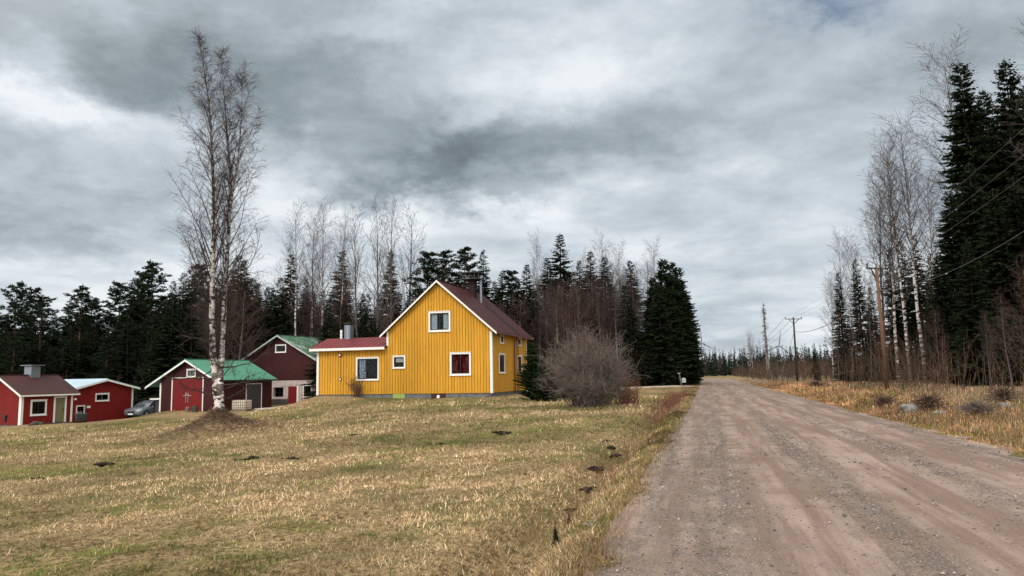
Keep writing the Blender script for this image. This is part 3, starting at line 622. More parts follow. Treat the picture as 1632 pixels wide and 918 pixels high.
    c = MB(); c.tube([(.40, 5.2, 3.95), (.1, 5.2, 3.7), (.1, 5.2, 0)], .045, 10); c.tube([(.44, -.25, 3.98), (.44, L + .4, 3.96)], .06, 8); c.build('downpipe', 'red_metal', H)
    c = MB(FR); c.box(-11.46, -11.24, .005, .10, 2.68, 2.88); la = c.build('wall_lamp', 'red_metal', H); c = MB(FR); c.tube([(-11.35, .1, 2.78), (-11.35, .17, 2.78)], .06, 10); c.build('lamp_glass', 'white_plastic', la)
    c = MB(FR); c.box(-11.42, -11.24, .005, .08, 1.0, 1.18); so_ = c.build('socket_box', 'red_metal', H); c = MB(FR); c.box(-11.39, -11.27, .081, .09, 1.03, 1.12); c.build('socket_cover', 'white_plastic', so_)
    c = MB(FR); c.box(-11.345, -11.325, .005, .02, 1.18, 2.68); c.build('cable', 'sash_brown', H)
    for cx in (-11.9,):
        c = MB(FR); c.box(-9.7, -9.5, .04, .06, 0.99, 1.0)
    return H
yellow_house()

def door_leaf(parent, fm, u0, u1, z0, z1, m, name='door', leaves=1, handle=True, frame='white_trim', fw=.1, bar_=False):
    b = MB(fm); b.box(u0, u0 + fw, .003, .045, z0, z1); b.box(u1 - fw, u1, .003, .045, z0, z1); b.box(u0 + fw, u1 - fw, .003, .043, z1 - fw, z1)
    fr = b.build('door_frame', frame, parent) if frame else None
    a, c = u0 + fw, u1 - fw; wd = (c - a) / leaves
    for i in range(leaves):
        n = max(3, round(wd / .16)); b = MB(fm)
        for k in range(n): x = a + i * wd + .006 + (wd - .012) * k / n; b.box(x + .003, x + (wd - .012) / n - .003, -.03, .012, z0 + .03, z1 - fw - .01)
        b.box(a + i * wd + .01, a + (i + 1) * wd - .01, -.04, -.031, z0 + .03, z1 - fw - .02)
        d = b.build(name, m, parent)
        if handle:
            hx = a + (i + 1) * wd - .12 if i == 0 else a + i * wd + .12; h = MB(fm); h.box(hx - .02, hx + .02, .013, .06, (z0 + z1) * .5 - .12, (z0 + z1) * .5 + .06); h.build('handle', 'dark_metal' if not bar_ else 'white_trim', d)
            if bar_: h = MB(fm); h.box(min(hx, hx + (.35 if i else -.35)), max(hx, hx + (.35 if i else -.35)), .013, .04, (z0 + z1) * .5 - .14, (z0 + z1) * .5 - .10); h.box(hx - .015, hx + .015, .042, .055, z0 + .8, z0 + 1.75); h.build('latch', 'grey_trim', d)
    return (a, c, z0, z1 - fw)

def green_barn():
    B = thing('green_roofed_barn', 'dark red barn with bright green metal roof and double red doors behind the birch', 'barn', (-26.675, 67, -1.146), -math.radians(20))
    L = 7.7; pk = 4.62; rt = lambda x: pk - .525 * abs(x + 3.28)
    hd = door_leaf(B, FR, -5.12, -1.45, .02, 3.09, 'red_door_paint', leaves=2, bar_=True); hw = window(B, FR, -3.44, -2.39, 3.12, 3.84, .11, (.5,))
    boards('wall', FR, -6.5, 0, -.02, rt, 'dark_red_boards', B, [hd, hw], .16, .012, brk=(-3.28,))
    hs = door_leaf(B, RT, 3.88, 6.16, .0, 2.44, 'weathered_boards', handle=True, fw=.09)
    boards('wall', RT, 0, L, -.02, lambda u: 2.9, 'dark_red_boards', B, [hs], .16, .012); boards('wall', BK(L), -6.5, 0, 0, rt, 'dark_red_boards', B, pitch=.2, brk=(-3.28,)); boards('wall', LF(-6.5), 0, L, 0, lambda u: 2.9, 'dark_red_boards', B)
    f = MB(); f.box(-6.46, -.05, .05, L - .05, -.9, -.02); f.build('foundation', 'pale_stone', B)
    ev = [(-7.85, 4.74 - .53 * 4.57), (.38, 4.74 - .53 * 3.66)]
    ribbed_roof('roof', 'green_roof', B, (-3.28, 4.74), ev, -.42, L + .35, .07, .45)
    rake('barge_board', 'white_trim', B, (-3.28, 4.70), [(-7.9, 4.70 - .53 * 4.62), (.42, 4.70 - .53 * 3.70)], -.455, -.422, .17)
    for x0, x1 in ((-6.53, -6.36),):
        c = MB(FR); c.box(x0, x1, .004, .034, -.02, 2.6); c.build('corner_board', 'white_trim', B)
    c = MB(); c.box(-7.12, -6.54, .1, 1.8, -.85, 1.08); ln = c.build('lean_to', 'weathered_boards', B); c = MB(); c.box(-7.62, -6.545, -.1, 2.0, 1.085, 1.22); c.build('lean_to_roof', 'white_trim', ln)
    c = MB(); c.box(.36, .40, -.38, L + .3, 2.66, 2.78); c.build('gutter', 'dark_metal', B)
    c = MB(FR); c.box(-4.25, -3.75, .06, .2, .42, .78); c.build('mail_flap', 'dark_metal', B) if False else None
green_barn()

def stone_barn():
    B = thing('stone_based_barn', 'tall dark red barn with mossy green roof over a pale stone ground floor', 'barn', (-25.166, 80, -.80), -math.radians(20))
    L = 9.5; W = 5.4; pk = 7.18; rt = lambda x: pk - .12 - .545 * abs(x)
    a = window(B, FR, -.55, .85, 5.28, 6.14, .11, (.5,)); boards('wall', FR, -W, W, 2.3, rt, 'dark_red_boards', B, [a], .18, .012, brk=(0,))
    boards('wall', BK(L), -W, W, 2.3, rt, 'dark_red_boards', B, brk=(0,)); boards('wall', RT_(W), 0, L, 2.3, lambda u: 4.1, 'dark_red_boards', B); boards('wall', LF(-W), 0, L, 2.3, lambda u: 4.1, 'dark_red_boards', B)
    hd = (1.21, 2.32, -.30, 1.65); h1 = (-.69, .59, .56, 1.57); h2 = (3.2, 4.07, .64, 1.69)
    s = MB(FR); cuts = [(-W, -.69), (.59, 1.21), (2.32, 3.2), (4.07, W)]
    for c0, c1 in cuts: s.box(c0, c1, -.35, .02, -.05, 2.29)
    s.box(-.69, .59, -.35, .02, -.05, .56); s.box(-.69, .59, -.35, .02, 1.57, 2.29); s.box(1.21, 2.32, -.35, .02, 1.65, 2.29); s.box(3.2, 4.07, -.35, .02, -.05, .64); s.box(3.2, 4.07, -.35, .02, 1.69, 2.29)
    st_ = s.build('stone_wall', 'pale_stone', B)
    s = MB(); s.box(-W, -W + .3, .36, L, -.6, 2.29); s.box(W - .3, W, .36, L, -.6, 2.29); s.box(-W + .3, W - .3, L - .3, L, -.6, 2.29); s.build('stone_wall', 'pale_stone', B)
    s = MB(FR); s.box(-W, 1.20, -.34, .06, -.9, .33); s.box(2.33, W, -.34, .06, -.9, -.06); s.build('plinth', 'dark_stone', B)
    door_leaf(B, FR, 1.22, 2.31, -.30, 1.65, 'red_door_paint', frame=None, fw=.0)
    c = MB(FR); c.box(2.32, 2.50, .022, .05, -.2, 1.68); c.build('door_post', 'white_trim', B)
    window(B, lambda u, d, z: FR(u, d + .02, z), 3.10, 4.17, .54, 1.79, .10, (.5,)); 
    k = MB(FR); k.box(-.69, .59, -.9, -.88, .5, 1.6); k.build('opening_shade', 'black_shade', B); k = MB(FR); k.box(-.05, .0, -.2, -.15, .56, 1.57); k.box(-.69, .59, -.2, -.16, 1.0, 1.04); k.build('window_bars', 'sash_brown', B)  # black sheet set back in the opening, painted for the shade within
    ribbed_roof('roof', 'mossy_roof', B, (0, pk), [(-W - .55, pk - .545 * (W + .55)), (W + .55, pk - .545 * (W + .55))], -.5, L + .4, .08, .5)
    rake('barge_board', 'grey_trim', B, (0, pk - .03), [(-W - .6, pk - .03 - .545 * (W + .6)), (W + .6, pk - .03 - .545 * (W + .6))], -.54, -.503, .16)
def RT_(xr): return lambda u, d, z: (xr + d, u, z)
stone_barn()

def cottage():
    B = thing('red_cottage', 'small red cottage with brown metal roof and a wide steel-clad chimney, farthest left', 'cottage', (-36.228, 55, -1.361), -math.radians(20))
    L = 4.2; rt = lambda x: 3.52 - .57 * abs(x + 2.2)
    boards('wall', FR, -4.4, 0, -.02, rt, 'red_boards', B, pitch=.16, gap=.01, brk=(-2.2,)); w = window(B, RT, .71, 2.01, .59, 1.77, .13, (.5,)); d = door_leaf(B, RT, 2.58, 3.66, -.02, 1.99, 'olive_door', fw=.14)
    boards('wall', RT, 0, L, -.02, lambda u: 2.27, 'red_boards', B, [w, d], .16, .01); boards('wall', BK(L), -4.4, 0, 0, rt, 'red_boards', B, brk=(-2.2,)); boards('wall', LF(-4.4), 0, L, 0, lambda u: 2.27, 'red_boards', B)
    f = MB(); f.box(-4.35, -.04, .04, L - .04, -.9, -.02); f.build('foundation', 'concrete', B)
    ribbed_roof('roof', 'brown_roof', B, (-2.2, 3.66), [(-4.78, 3.66 - .57 * 2.58), (.38, 3.66 - .57 * 2.58)], -.38, L + .36, .06, .38)
    rake('barge_board', 'white_trim', B, (-2.2, 3.63), [(-4.82, 3.63 - .57 * 2.62), (.42, 3.63 - .57 * 2.62)], -.415, -.382, .15)
    c = MB(); c.box(.345, .385, -.36, L + .34, 2.03, 2.15); c.build('fascia', 'white_trim', B)
    c = MB(FR); c.box(-.20, .032, .004, .034, -.04, 2.3); c.build('corner_board', 'white_trim', B)
    for y0 in (0.0, L - .16): c = MB(RT); c.box(y0, y0 + .16, .004, .03, -.04, 2.15); c.build('corner_board', 'white_trim', B)
    c = MB(); c.box(-2.58, -1.82, 2.0, 2.75, 3.0, 4.30); ch = c.build('chimney', 'galvanised', B); c = MB(); c.box(-2.82, -1.58, 1.8, 2.95, 4.37, 4.42); 
    for x in (-2.56, -1.89): c.box(x, x + .05, 2.02, 2.07, 4.30, 4.37); c.box(x, x + .05, 2.67, 2.72, 4.30, 4.37)
    c.build('chimney_cap', 'galvanised', ch)
    c = MB(FR); c.box(-1.75, -1.35, .005, .14, .62, .70); c.box(-1.65, -1.45, .005, .11, .25, .60); c.build('wall_vent', 'dark_metal', B)
    c = MB(); c.box(.02, .7, 2.55, 3.7, -.5, -.12); c.build('door_step', 'concrete', B)
cottage()

def red_shed():
    B = thing('red_shed', 'red shed with low pale metal roof, right of the cottage and behind the car', 'shed', (-38.038, 65, -1.767), -math.radians(20))
    rt = lambda u: 3.60 - .232 * abs(u - 2.72); W = 8.5
    w = [window(B, RT, 1.87, 3.32, 1.70, 2.42, .12, ()), window(B, RT, .0, .85, .50, 1.42, .09, (.5,), [(.1, .9, .0, .45, 'blind')])]
    boards('wall', RT, -.6, 5.95, -.02, rt, 'red_boards', B, w, .16, .008, brk=(2.72,)); boards('wall', LF(-W), -.6, 5.95, 0, rt, 'red_boards', B, brk=(2.72,))
    boards('wall', lambda u, d, z: (u, -.6 - d, z), -W, 0, 0, lambda u: 2.78, 'red_boards', B); boards('wall', BK(5.95), -W, 0, 0, lambda u: 2.82, 'red_boards', B)
    f = MB(); f.box(-W + .05, -.05, -.55, 5.9, -.9, -.02); f.build('foundation', 'pale_stone', B)
    ribbed_roof('roof', 'pale_roof', B, (2.72, 3.70), [(-.95, 3.70 - .232 * 3.67), (6.35, 3.70 - .232 * 3.63)], -W - .4, .40, .06, .5, along='x')
    rake('barge_board', 'white_trim', B, (2.72, 3.67), [(-.99, 3.67 - .232 * 3.71), (6.39, 3.67 - .232 * 3.67)], .402, .435, .16, along='x')
    c = MB(RT); c.box(5.80, 5.976, .004, .034, -.05, 2.85); c.build('corner_board', 'white_trim', B)
    c = MB(RT); c.box(1.02, 1.32, .005, .12, 1.16, 1.36); c.build('meter_box', 'white_plastic', B); c = MB(RT); c.box(-.22, -.08, .005, .12, 1.92, 2.06); c.build('wall_lamp', 'white_plastic', B)
red_shed()

# ------------------------------------------------------------------ car
def car():
    C_ = thing('parked_car', 'dark grey estate car parked between the red shed and the green-roofed barn', 'car', (-34.35, 70.6, hz(-34.35, 70.6) + .0), 0)
    f = Vector((-.27, -.963)); C_.rotation_euler = (0, 0, math.atan2(f.y, f.x) - math.pi / 2 + math.pi)      # local -y is forward
    def loft(name, secs, m, parent, sub=0):
        # secs: list of (y, [(x,z)...]) closed half profile mirrored
        b = MB(); k = None; rings = []
        for y, prof in secs:
            full = prof + [(-x, z) for x, z in reversed(prof)]; rings.append([len(b.v) + i for i in range(len(full))]); b.v += [(x, y, z) for x, z in full]; k = len(full)
        for r0, r1 in zip(rings, rings[1:]):
            for i in range(k): b.f.append((r0[i], r0[(i + 1) % k], r1[(i + 1) % k], r1[i]))
        b.f.append(tuple(rings[0])); b.f.append(tuple(rings[-1][::-1]))
        o = b.build(name, m, parent, smooth=True)
        if sub: md = o.modifiers.new('soften', 'SUBSURF'); md.levels = sub; md.render_levels = sub
        return o
    P_ = lambda w, b0, s, t: [(w * .9, b0), (w, b0 + .12), (w, s), (w * .97, s + .05), (w * .90, t), (.25, t + .03)]
    body = loft('body', [(-2.32, P_(.72, .42, .62, .66)), (-2.22, P_(.86, .25, .68, .78)), (-1.75, P_(.91, .22, .76, .90)), (-1.0, P_(.92, .22, .86, 1.0)), (-.2, P_(.92, .22, .90, 1.0)), (1.0, P_(.92, .22, .93, 1.02)), (1.9, P_(.91, .24, .94, 1.02)), (2.25, P_(.86, .32, .90, .98)), (2.34, P_(.78, .42, .80, .86))], 'car_paint', C_)
    Q = lambda w, z0, t, tw: [(w, z0), (w * .97, z0 + (t - z0) * .5), (tw, t - .05), (tw * .85, t), (.2, t + .02)]
    gh = loft('cabin', [(-1.12, Q(.80, .95, 1.02, .74)), (-.42, Q(.82, .95, 1.40, .64)), (.0, Q(.82, .95, 1.49, .64)), (1.1, Q(.82, .95, 1.50, .64)), (1.75, Q(.81, .95, 1.42, .62)), (2.2, Q(.78, .95, 1.04, .66))], 'car_glass', C_)
    r = MB()
    for i, (y0, z0, y1, z1, w0, w1) in enumerate([(-.50, 1.385, .0, 1.515, .62, .62), (.0, 1.515, 1.1, 1.525, .62, .62), (1.1, 1.525, 1.78, 1.44, .62, .60)]): r.hexa([(-w0, y0, z0), (w0, y0, z0), (w0, y0, z0 + .03), (-w0, y0, z0 + .03)], [(-w1, y1, z1), (w1, y1, z1), (w1, y1, z1 + .03), (-w1, y1, z1 + .03)])
    r.build('roof_panel', 'car_paint', C_, smooth=False)
    for s in (-1, 1):
        b = MB(); b.bar((s * .79, -1.10, 1.0), (s * .655, -.46, 1.40), .06); b.bar((s * .655, -.46, 1.40), (s * .655, 0, 1.49), .05); b.bar((s * .655, 0, 1.49), (s * .655, 1.1, 1.50), .05); b.bar((s * .655, 1.1, 1.50), (s * .635, 1.75, 1.43), .05); b.bar((s * .635, 1.75, 1.43), (s * .76, 2.18, 1.03), .07)
        b.bar((s * .83, .15, .98), (s * .66, .18, 1.47), .06); b.bar((s * .83, 1.15, .98), (s * .66, 1.15, 1.47), .08); b.build('pillar', 'car_paint', C_)
        b = MB(); b.bar((s * .655, -.1, 1.53), (s * .655, 1.6, 1.52), .03); b.build('roof_rail', 'chrome', C_)
        b = MB(); b.bar((s * .925, -.95, .93), (s * .925, 1.9, .97), .02, .03); b.build('window_trim', 'chrome', C_)
        b = MB(); b.box(s * .9 if s > 0 else -1.06, 1.06 if s > 0 else -.9, -.78, -.62, .96, 1.10); b.build('mirror', 'car_paint', C_, bevel=.03)
        b = MB(); b.hexa([(s * .50, -2.30, .62), (s * .84, -2.16, .64), (s * .88, -1.95, .76), (s * .55, -2.18, .75)], [(s * .50, -2.33, .60), (s * .87, -2.19, .62), (s * .925, -1.95, .77), (s * .55, -2.22, .77)]); b.build('headlight', 'headlight_glass', C_)
        for y in (-1.42, 1.38):
            t = MB(); t.tube([(s * .70, y, .33), (s * .935, y, .33)], .33, 24); w = t.build('wheel', 'rubber', C_); w.data.polygons.foreach_set('use_smooth', [False] * len(w.data.polygons))
            t = MB(); t.tube([(s * .90, y, .33), (s * .945, y, .33)], .21, 18)
            for k in range(5): a = k * 2 * math.pi / 5; t.bar((s * .95, y, .33), (s * .95, y + .2 * math.cos(a), .33 + .2 * math.sin(a)), .05, .03)
            t.build('rim', 'chrome', w)
            t = MB(); 
            ar = [(y + .40 * math.cos(a), .33 + .40 * math.sin(a)) for a in np.linspace(0, math.pi, 13)]
            for (ya, za), (yb, zb) in zip(ar, ar[1:]): t.bar((s * .925, ya, za), (s * .925, yb, zb), .03, .05)
            t.build('wheel_arch', 'rubber', C_)
    for s in (-1, 1): b = MB(); b.box(min(s * .06, s * .34), max(s * .06, s * .34), -2.37, -2.31, .50, .66); b.build('grille', 'rubber', C_, bevel=.02)
    b = MB(); b.box(-.27, .27, -2.40, -2.36, .34, .46); b.build('number_plate', 'white_plastic', C_)
    b = MB(); b.box(-.66, .66, -2.33, -2.28, .26, .33); b.build('air_intake', 'rubber', C_)
car()

# ------------------------------------------------------------------ yard objects
def ibc():
    x, y, _ = at(385.5, 650, 67.2); z = hz(x, y) + .04; T_ = thing('water_tank', 'cream plastic tank in a wire cage standing against the dark red barn wall', 'tank', (x, y, z), -.30)
    b = MB()
    for yy in (-.45, 0, .36): b.box(-.78, .78, yy, yy + .09, 0, .09)
    for k in range(7): b.box(-.8, .8, -.47 + k * .14, -.47 + k * .14 + .1, .092, .115)
    b.build('pallet', 'grey_wood', T_)
    b = MB(); b.box(-.74, .74, -.44, .44, .12, .95); b.build('tank_body', 'cream_plastic', T_, bevel=.05)
    b = MB()
    for k in range(9): x_ = -.78 + k * 1.56 / 8; b.bar((x_, -.47, .115), (x_, -.47, 1.0), .022); b.bar((x_, .47, .115), (x_, .47, 1.0), .022)
    for z_ in (.3, .52, .76, 1.0):
        b.bar((-.78, -.485, z_), (.78, -.485, z_), .024); b.bar((-.78, .485, z_), (.78, .485, z_), .024); b.bar((-.78, -.47, z_), (-.78, .47, z_), .024); b.bar((.78, -.47, z_), (.78, .47, z_), .024)
    b.build('cage', 'sash_brown', T_); b = MB(); b.tube([(.0, 0, .95), (0, 0, 1.02)], .12, 12); b.build('lid', 'rubber', T_)
ibc()
def round_thing(name, label, cat, px, py, Y, prof, m, parts=None, hoops=()):
    x, y, _ = at(px, py, Y); z = hz(x, y) - .02; T_ = thing(name, label, cat, (x, y, z)); b = MB(); b.tube([(0, 0, q[1]) for q in prof], [q[0] for q in prof], 18); bd = b.build('body', m, T_)
    for r, z_ in hoops: h = MB(); h.tube([(0, 0, z_), (0, 0, z_ + .03)], r, 18); h.build('hoop', 'dark_metal', T_)
    return T_
t_ = round_thing('chopping_block', 'short grey log standing on end before the red double doors', 'log', 299, 655, 66.9, [(.20, 0), (.19, .2), (.185, .42)], 'grey_wood'); b = MB(); b.tube([(0, 0, .42), (0, 0, .427)], .165, 18); b.build('cut_face', 'sawn_timber', t_)
t_ = round_thing('oil_drum', 'squat dark green drum standing right of the grey log', 'drum', 310.5, 655, 66.6, [(.25, 0), (.26, .15), (.25, .3), (.26, .45), (.25, .6)], principled('drum_green', (.04, .055, .03), .6), hoops=((.268, .18), (.268, .40)))
def tub():
    x, y, _ = at(128.5, 676, 63.6); T_ = thing('garden_tub', 'dark ribbed tub standing on a brown base against the red shed', 'tub', (x, y, hz(x, y)))
    b = MB(); b.box(-.36, .36, -.3, .3, 0, .26); b.build('base', 'brown_hatch', T_)
    b = MB(); b.tube([(0, 0, .262), (0, 0, .55), (0, 0, .86)], [.34, .43, .45], 20); tb = b.build('tub_body', principled('tub_grey', (.05, .055, .055), .7), T_)
    b = MB()
    for k in range(20): a = k * math.pi / 10; b.bar((.35 * math.cos(a), .35 * math.sin(a), .27), (.46 * math.cos(a), .46 * math.sin(a), .86), .035)
    b.tube([(0, 0, .86), (0, 0, .90)], .48, 20); b.build('staves', principled('tub_stave', (.10, .105, .10), .8), tb)
tub()
for (a, c, lab) in (((406, 654.6, 67.5), (432, 653.2, 68.2), 'pale board lying in the grass left of the other, before the barn'), ((434, 652.6, 69.0), (452, 650.8, 69.8), 'shorter pale board lying to the right, before the red barn door')):
    p = at(*a); q = at(*c); pz, qz = hz(p[0], p[1]) + .07, hz(q[0], q[1]) + .07; b = MB(); b.bar((p[0], p[1], pz), (q[0], q[1], qz), .32, .12); tag(b.build('timber_board', 'sawn_timber'), lab, 'board', 'boards lying in the yard')
# mailbox
x, y, _ = at(1087, 612, 80); T_ = thing('mailbox', 'white mailbox on a leaning grey post beside the side track', 'mailbox', (x, y, hz(x, y)))
b = MB(); b.tube([(0, 0, -.1), (-.28, 0, 1.45)], [.075, .065], 10); b.build('post', 'grey_wood', T_); b = MB(); b.box(.0, .38, -.2, .2, .45, .84); b.prism([(.0, .84), (.38, .84), (.19, .95)], -.2, .2); b.build('box', 'grey_trim', T_); b = MB(); b.box(-.42, -.13, -.08, .08, 1.40, 1.47); b.build('post_cap', 'grey_trim', T_)

# poles, wires
def pole(name, lab, px, ptop, Y, H_, r, arm=None, lean=0.0, m='pole_wood', dist_group='utility poles along the road', arm_drop=.12):
    x, y, zt = at(px, ptop, Y); z = hz(x, y); Hh = zt - z; T_ = thing(name, lab, 'utility pole', (x, y, z), 0, dist_group)
    b = MB(); b.tube([(lean * -Hh, 0, -.4), (0, 0, Hh)], [r * 1.25, r * .8], 10); b.build('pole_shaft', m, T_, smooth=True)
    if arm:
        b = MB(); dx, dy = (math.cos(arm[1]), math.sin(arm[1])); w = arm[0] / 2; za = Hh - arm_drop
        b.bar((-w * dx, -w * dy, za), (w * dx, w * dy, za), .08, .09); 
        if arm[0] > 1.5: b.bar((-w * .6 * dx, -w * .6 * dy, za), (0, 0, za - .75), .05); b.bar((w * .6 * dx, w * .6 * dy, za), (0, 0, za - .75), .05)
        b.build('crossarm', 'dark_metal', T_)
        for k in (-1, 0, 1): b = MB(); b.tube([(k * w * .96 * dx, k * w * .96 * dy, za + .05), (k * w * .96 * dx, k * w * .96 * dy, za + .30)], [.05, .04], 8); b.build('insulator', 'dark_metal', T_)
    return T_, (x, y, z, Hh)
pA_, A_ = pole('wooden_pole', 'brown wooden utility pole standing in the thicket by the birches', 1396.5, 425, 47, 8.5, .11, (1.6, .35), -.012)
pB_, B_ = pole('crossarm_pole', 'dark utility pole with wide crossarm standing above the clearing', 1264.5, 507, 105, 9, .14, (2.5, .1), .0, 'spruce_bark')
pC_, C1_ = pole('crossarm_pole', 'small far T-shaped utility pole above the distant trees', 1182, 557, 240, 9, .14, (2.4, .1), .0, 'spruce_bark')
pE_, E_ = pole('wooden_pole', 'plain far pole without crossarm left of the dead snag', 1194, 548, 200, 9, .14, None, .0, 'dead_wood')
pD_, D_ = pole('crossarm_pole', 'nearby utility pole with crossarm beyond the right edge of the view', 1900, 40, 17.5, 9, .14, (2.5, .1), .0)
def wire(p, q, sag, r, lab, n=26):
    p = Vector(p); q = Vector(q); b = MB(); pts = [p.lerp(q, i / n) - Vector((0, 0, sag * 4 * (i / n) * (1 - i / n))) for i in range(n + 1)]; b.tube(pts, r, 5); tag(b.build('power_line', 'wire'), lab, 'power line', 'overhead wires')
def tip(T, k, arm, drop=.12): x, y, z, Hh = T; return (x + k * arm[0] / 2 * .96 * math.cos(arm[1]), y + k * arm[0] / 2 * .96 * math.sin(arm[1]), z + Hh - drop + .3)
for k, w_ in ((-1, 'upper'), (0, 'middle'), (1, 'lower')):
    wire(tip(B_, k, (2.5, .1)), tip(D_, k, (2.5, .1)), 1.0, .0075, w_ + ' of the three thin wires rising from the crossarm pole to the right'); wire(tip(C1_, k, (2.4, .1)), tip(B_, k, (2.5, .1)), 2.0, .02, w_ + ' of the three faint wires between the two crossarm poles')
wire((A_[0], A_[1], A_[2] + A_[3] - 1.55), (B_[0], B_[1], B_[2] + B_[3] - 1.9), .9, .03, 'sagging cable between the crossarm pole and the brown wooden pole')
ex = at(1800, 300, 17.5); wire((A_[0], A_[1], A_[2] + A_[3] - 1.55), (D_[0], D_[1], D_[2] + D_[3] - 1.9), 1.1, .010, 'thick pale cable running right from the brown wooden pole')
g = at(1240, 592, 100); wire((B_[0], B_[1], B_[2] + B_[3] - 1.9), (g[0], g[1], hz(g[0], g[1])), 0.0, .025, 'slanting stay wire from the crossarm pole down to the ground')

# wind turbines
def turbine(px, py, Y, L, ang, lab, blades_=(0, 1, 2)):
    x, y, z = at(px, py, Y); T_ = thing('wind_turbine', lab, 'wind turbine', (x, y, 0), 0, 'wind turbines on the horizon')
    b = MB(); b.tube([(0, 0, -5), (0, 0, z)], [L * .045, L * .022], 16); b.build('tower', 'turbine_white', T_, smooth=True)
    b = MB(); b.box(-L * .03, L * .03, -L * .04, L * .10, z - L * .03, z + L * .03); b.build('nacelle', 'turbine_white', T_)
    b = MB(); b.tube([(0, -L * .045, z), (0, -L * .10, z)], [L * .04, L * .012], 14); hub = b.build('hub', 'turbine_white', T_, smooth=True)
    for k in blades_:
        a = ang + k * 2 * math.pi / 3; dx, dz = math.sin(a), math.cos(a); px_, pz_ = dz, -dx; b = MB(); secs = [(.02, .024, .018), (.15, .046, .016), (.5, .034, .012), (1, .012, .006)]; prev = None
        for q, w, th in secs:
            c = (dx * L * q, -L * .07, z + dz * L * q); r4 = [(c[0] + px_ * w * L * e, c[1] + th * L * f_, c[2] + pz_ * w * L * e) for e, f_ in ((1, 0), (0, 1), (-1, 0), (0, -1))]
            if prev: b.hexa(prev, r4)
            prev = r4
        b.build('blade', 'turbine_white', hub)
turbine(1241, 551, 4000, 82, math.radians(9), 'grey wind turbine with three thin blades left of the crossarm pole')
turbine(1118, 547, 4200, 82, math.radians(-3), 'wind turbine half hidden behind the tall dark spruces, upper of two')
turbine(1116, 560, 5200, 82, math.radians(10), 'farther wind turbine low beside the tall dark spruces')
# ------------------------------------------------------------------ trees
def prisms(segs, sides=3):
    """segs: (n,8) p0 r0 p1 r1 -> vertices, quad faces"""
    S = np.asarray(segs, float); p0, r0, p1, r1 = S[:, 0:3], S[:, 3], S[:, 4:7], S[:, 7]; d = p1 - p0; d /= np.linalg.norm(d, axis=1, keepdims=True) + 1e-9
    ref = np.where(np.abs(d[:, 2:3]) > .9, np.array([[1., 0, 0]]), np.array([[0, 0, 1.]])); a = np.cross(d, ref); a /= np.linalg.norm(a, axis=1, keepdims=True); b = np.cross(d, a)
    V = []
    for p, r in ((p0, r0), (p1, r1)):
        for k in range(sides): t = 2 * math.pi * k / sides; V.append(p + (a * math.cos(t) + b * math.sin(t)) * r[:, None])
    V = np.stack(V, 1).reshape(-1, 3); base = np.arange(len(S))[:, None] * 2 * sides
    f = np.concatenate([base + np.array([[k, (k + 1) % sides, (k + 1) % sides + sides, k + sides]]) for k in range(sides)], 0)
    return V, f

def limb(rng, p, d, L, r0, r1, n, up, wig, out):
    pts = [p.copy()]; ds = [d.copy()]; st_ = L / n
    for i in range(n):
        d = d + np.array([0, 0, up]) * st_ + rng.normal(0, wig, 3); d /= np.linalg.norm(d); q = p + d * st_
        ra = r0 + (r1 - r0) * i / n; rb = r0 + (r1 - r0) * (i + 1) / n; out.append((*p, ra, *q, rb)); p = q; pts.append(p.copy()); ds.append(d.copy())
    return pts, ds

def pline(P, t):
    P = np.asarray(P); n = len(P) - 1; k = min(int(t * n), n - 1); u = t * n - k; return P[k] * (1 - u) + P[k + 1] * u

def bare_crown(rng, trunk, rtrunk, t0, n1, n2, n3, Lfun, angle=.75, up=.12, wig=.10, droop=-.25, twig=.35, rt=.008, side_bias=None, rb_k=.42):
    """trunk: list of points, rtrunk(t): radius -> segments of branches, twigs"""
    out1, out2 = [], []
    for i in range(n1):
        t = t0 + (1 - t0) * ((i + rng.uniform(0, 1)) / n1) ** .85; t = min(t, .985); p = pline(trunk, t); az = i * 2.399 + rng.uniform(-.5, .5)
        L = Lfun(t) * rng.uniform(.65, 1.10)
        if side_bias is not None: L *= 1 + .30 * math.cos(az - side_bias)
        an = angle * rng.uniform(.7, 1.25) * (1 - .25 * t); d = np.array([math.cos(az) * math.sin(an), math.sin(az) * math.sin(an), math.cos(an)])
        r = min(rtrunk(t) * rb_k, .012 + L * .0085); n = max(3, int(L / .5)); pts, ds = limb(rng, p, d, L, r, rt * .8, n, up, wig, out1)
        k2 = max(3, int(n2 * (L / Lfun(.3 if t0 < .3 else t0) + .25)))
        for j in range(k2):
            t2 = .15 + .85 * (j + rng.uniform(0, 1)) / k2; t2 = min(t2, .98); q = pline(pts, t2); dd = pline(ds, t2); rv = rng.normal(0, 1, 3); rv -= dd * (rv @ dd); rv /= np.linalg.norm(rv)
            d2 = dd * .75 + rv * .65; d2 /= np.linalg.norm(d2); L2 = L * .34 * (1.15 - t2 * .7) * rng.uniform(.6, 1.2) + .15
            p2, s2 = limb(rng, q, d2, L2, max(rt, r * .4 * (1 - t2 * .6)), rt * .7, max(2, int(L2 / .35)), up * .5, wig * 1.1, out2)
            for m in range(n3):
                t3 = min(.98, .2 + .8 * (m + rng.uniform(0, 1)) / n3); q3 = pline(p2, t3); d3 = pline(s2, t3) * .7 + rng.normal(0, .5, 3); d3 /= np.linalg.norm(d3)
                limb(rng, q3, d3, twig * rng.uniform(.5, 1.3), rt * .75, rt * .35, 2, droop / twig * .5, .12, out2)
    return out1, out2

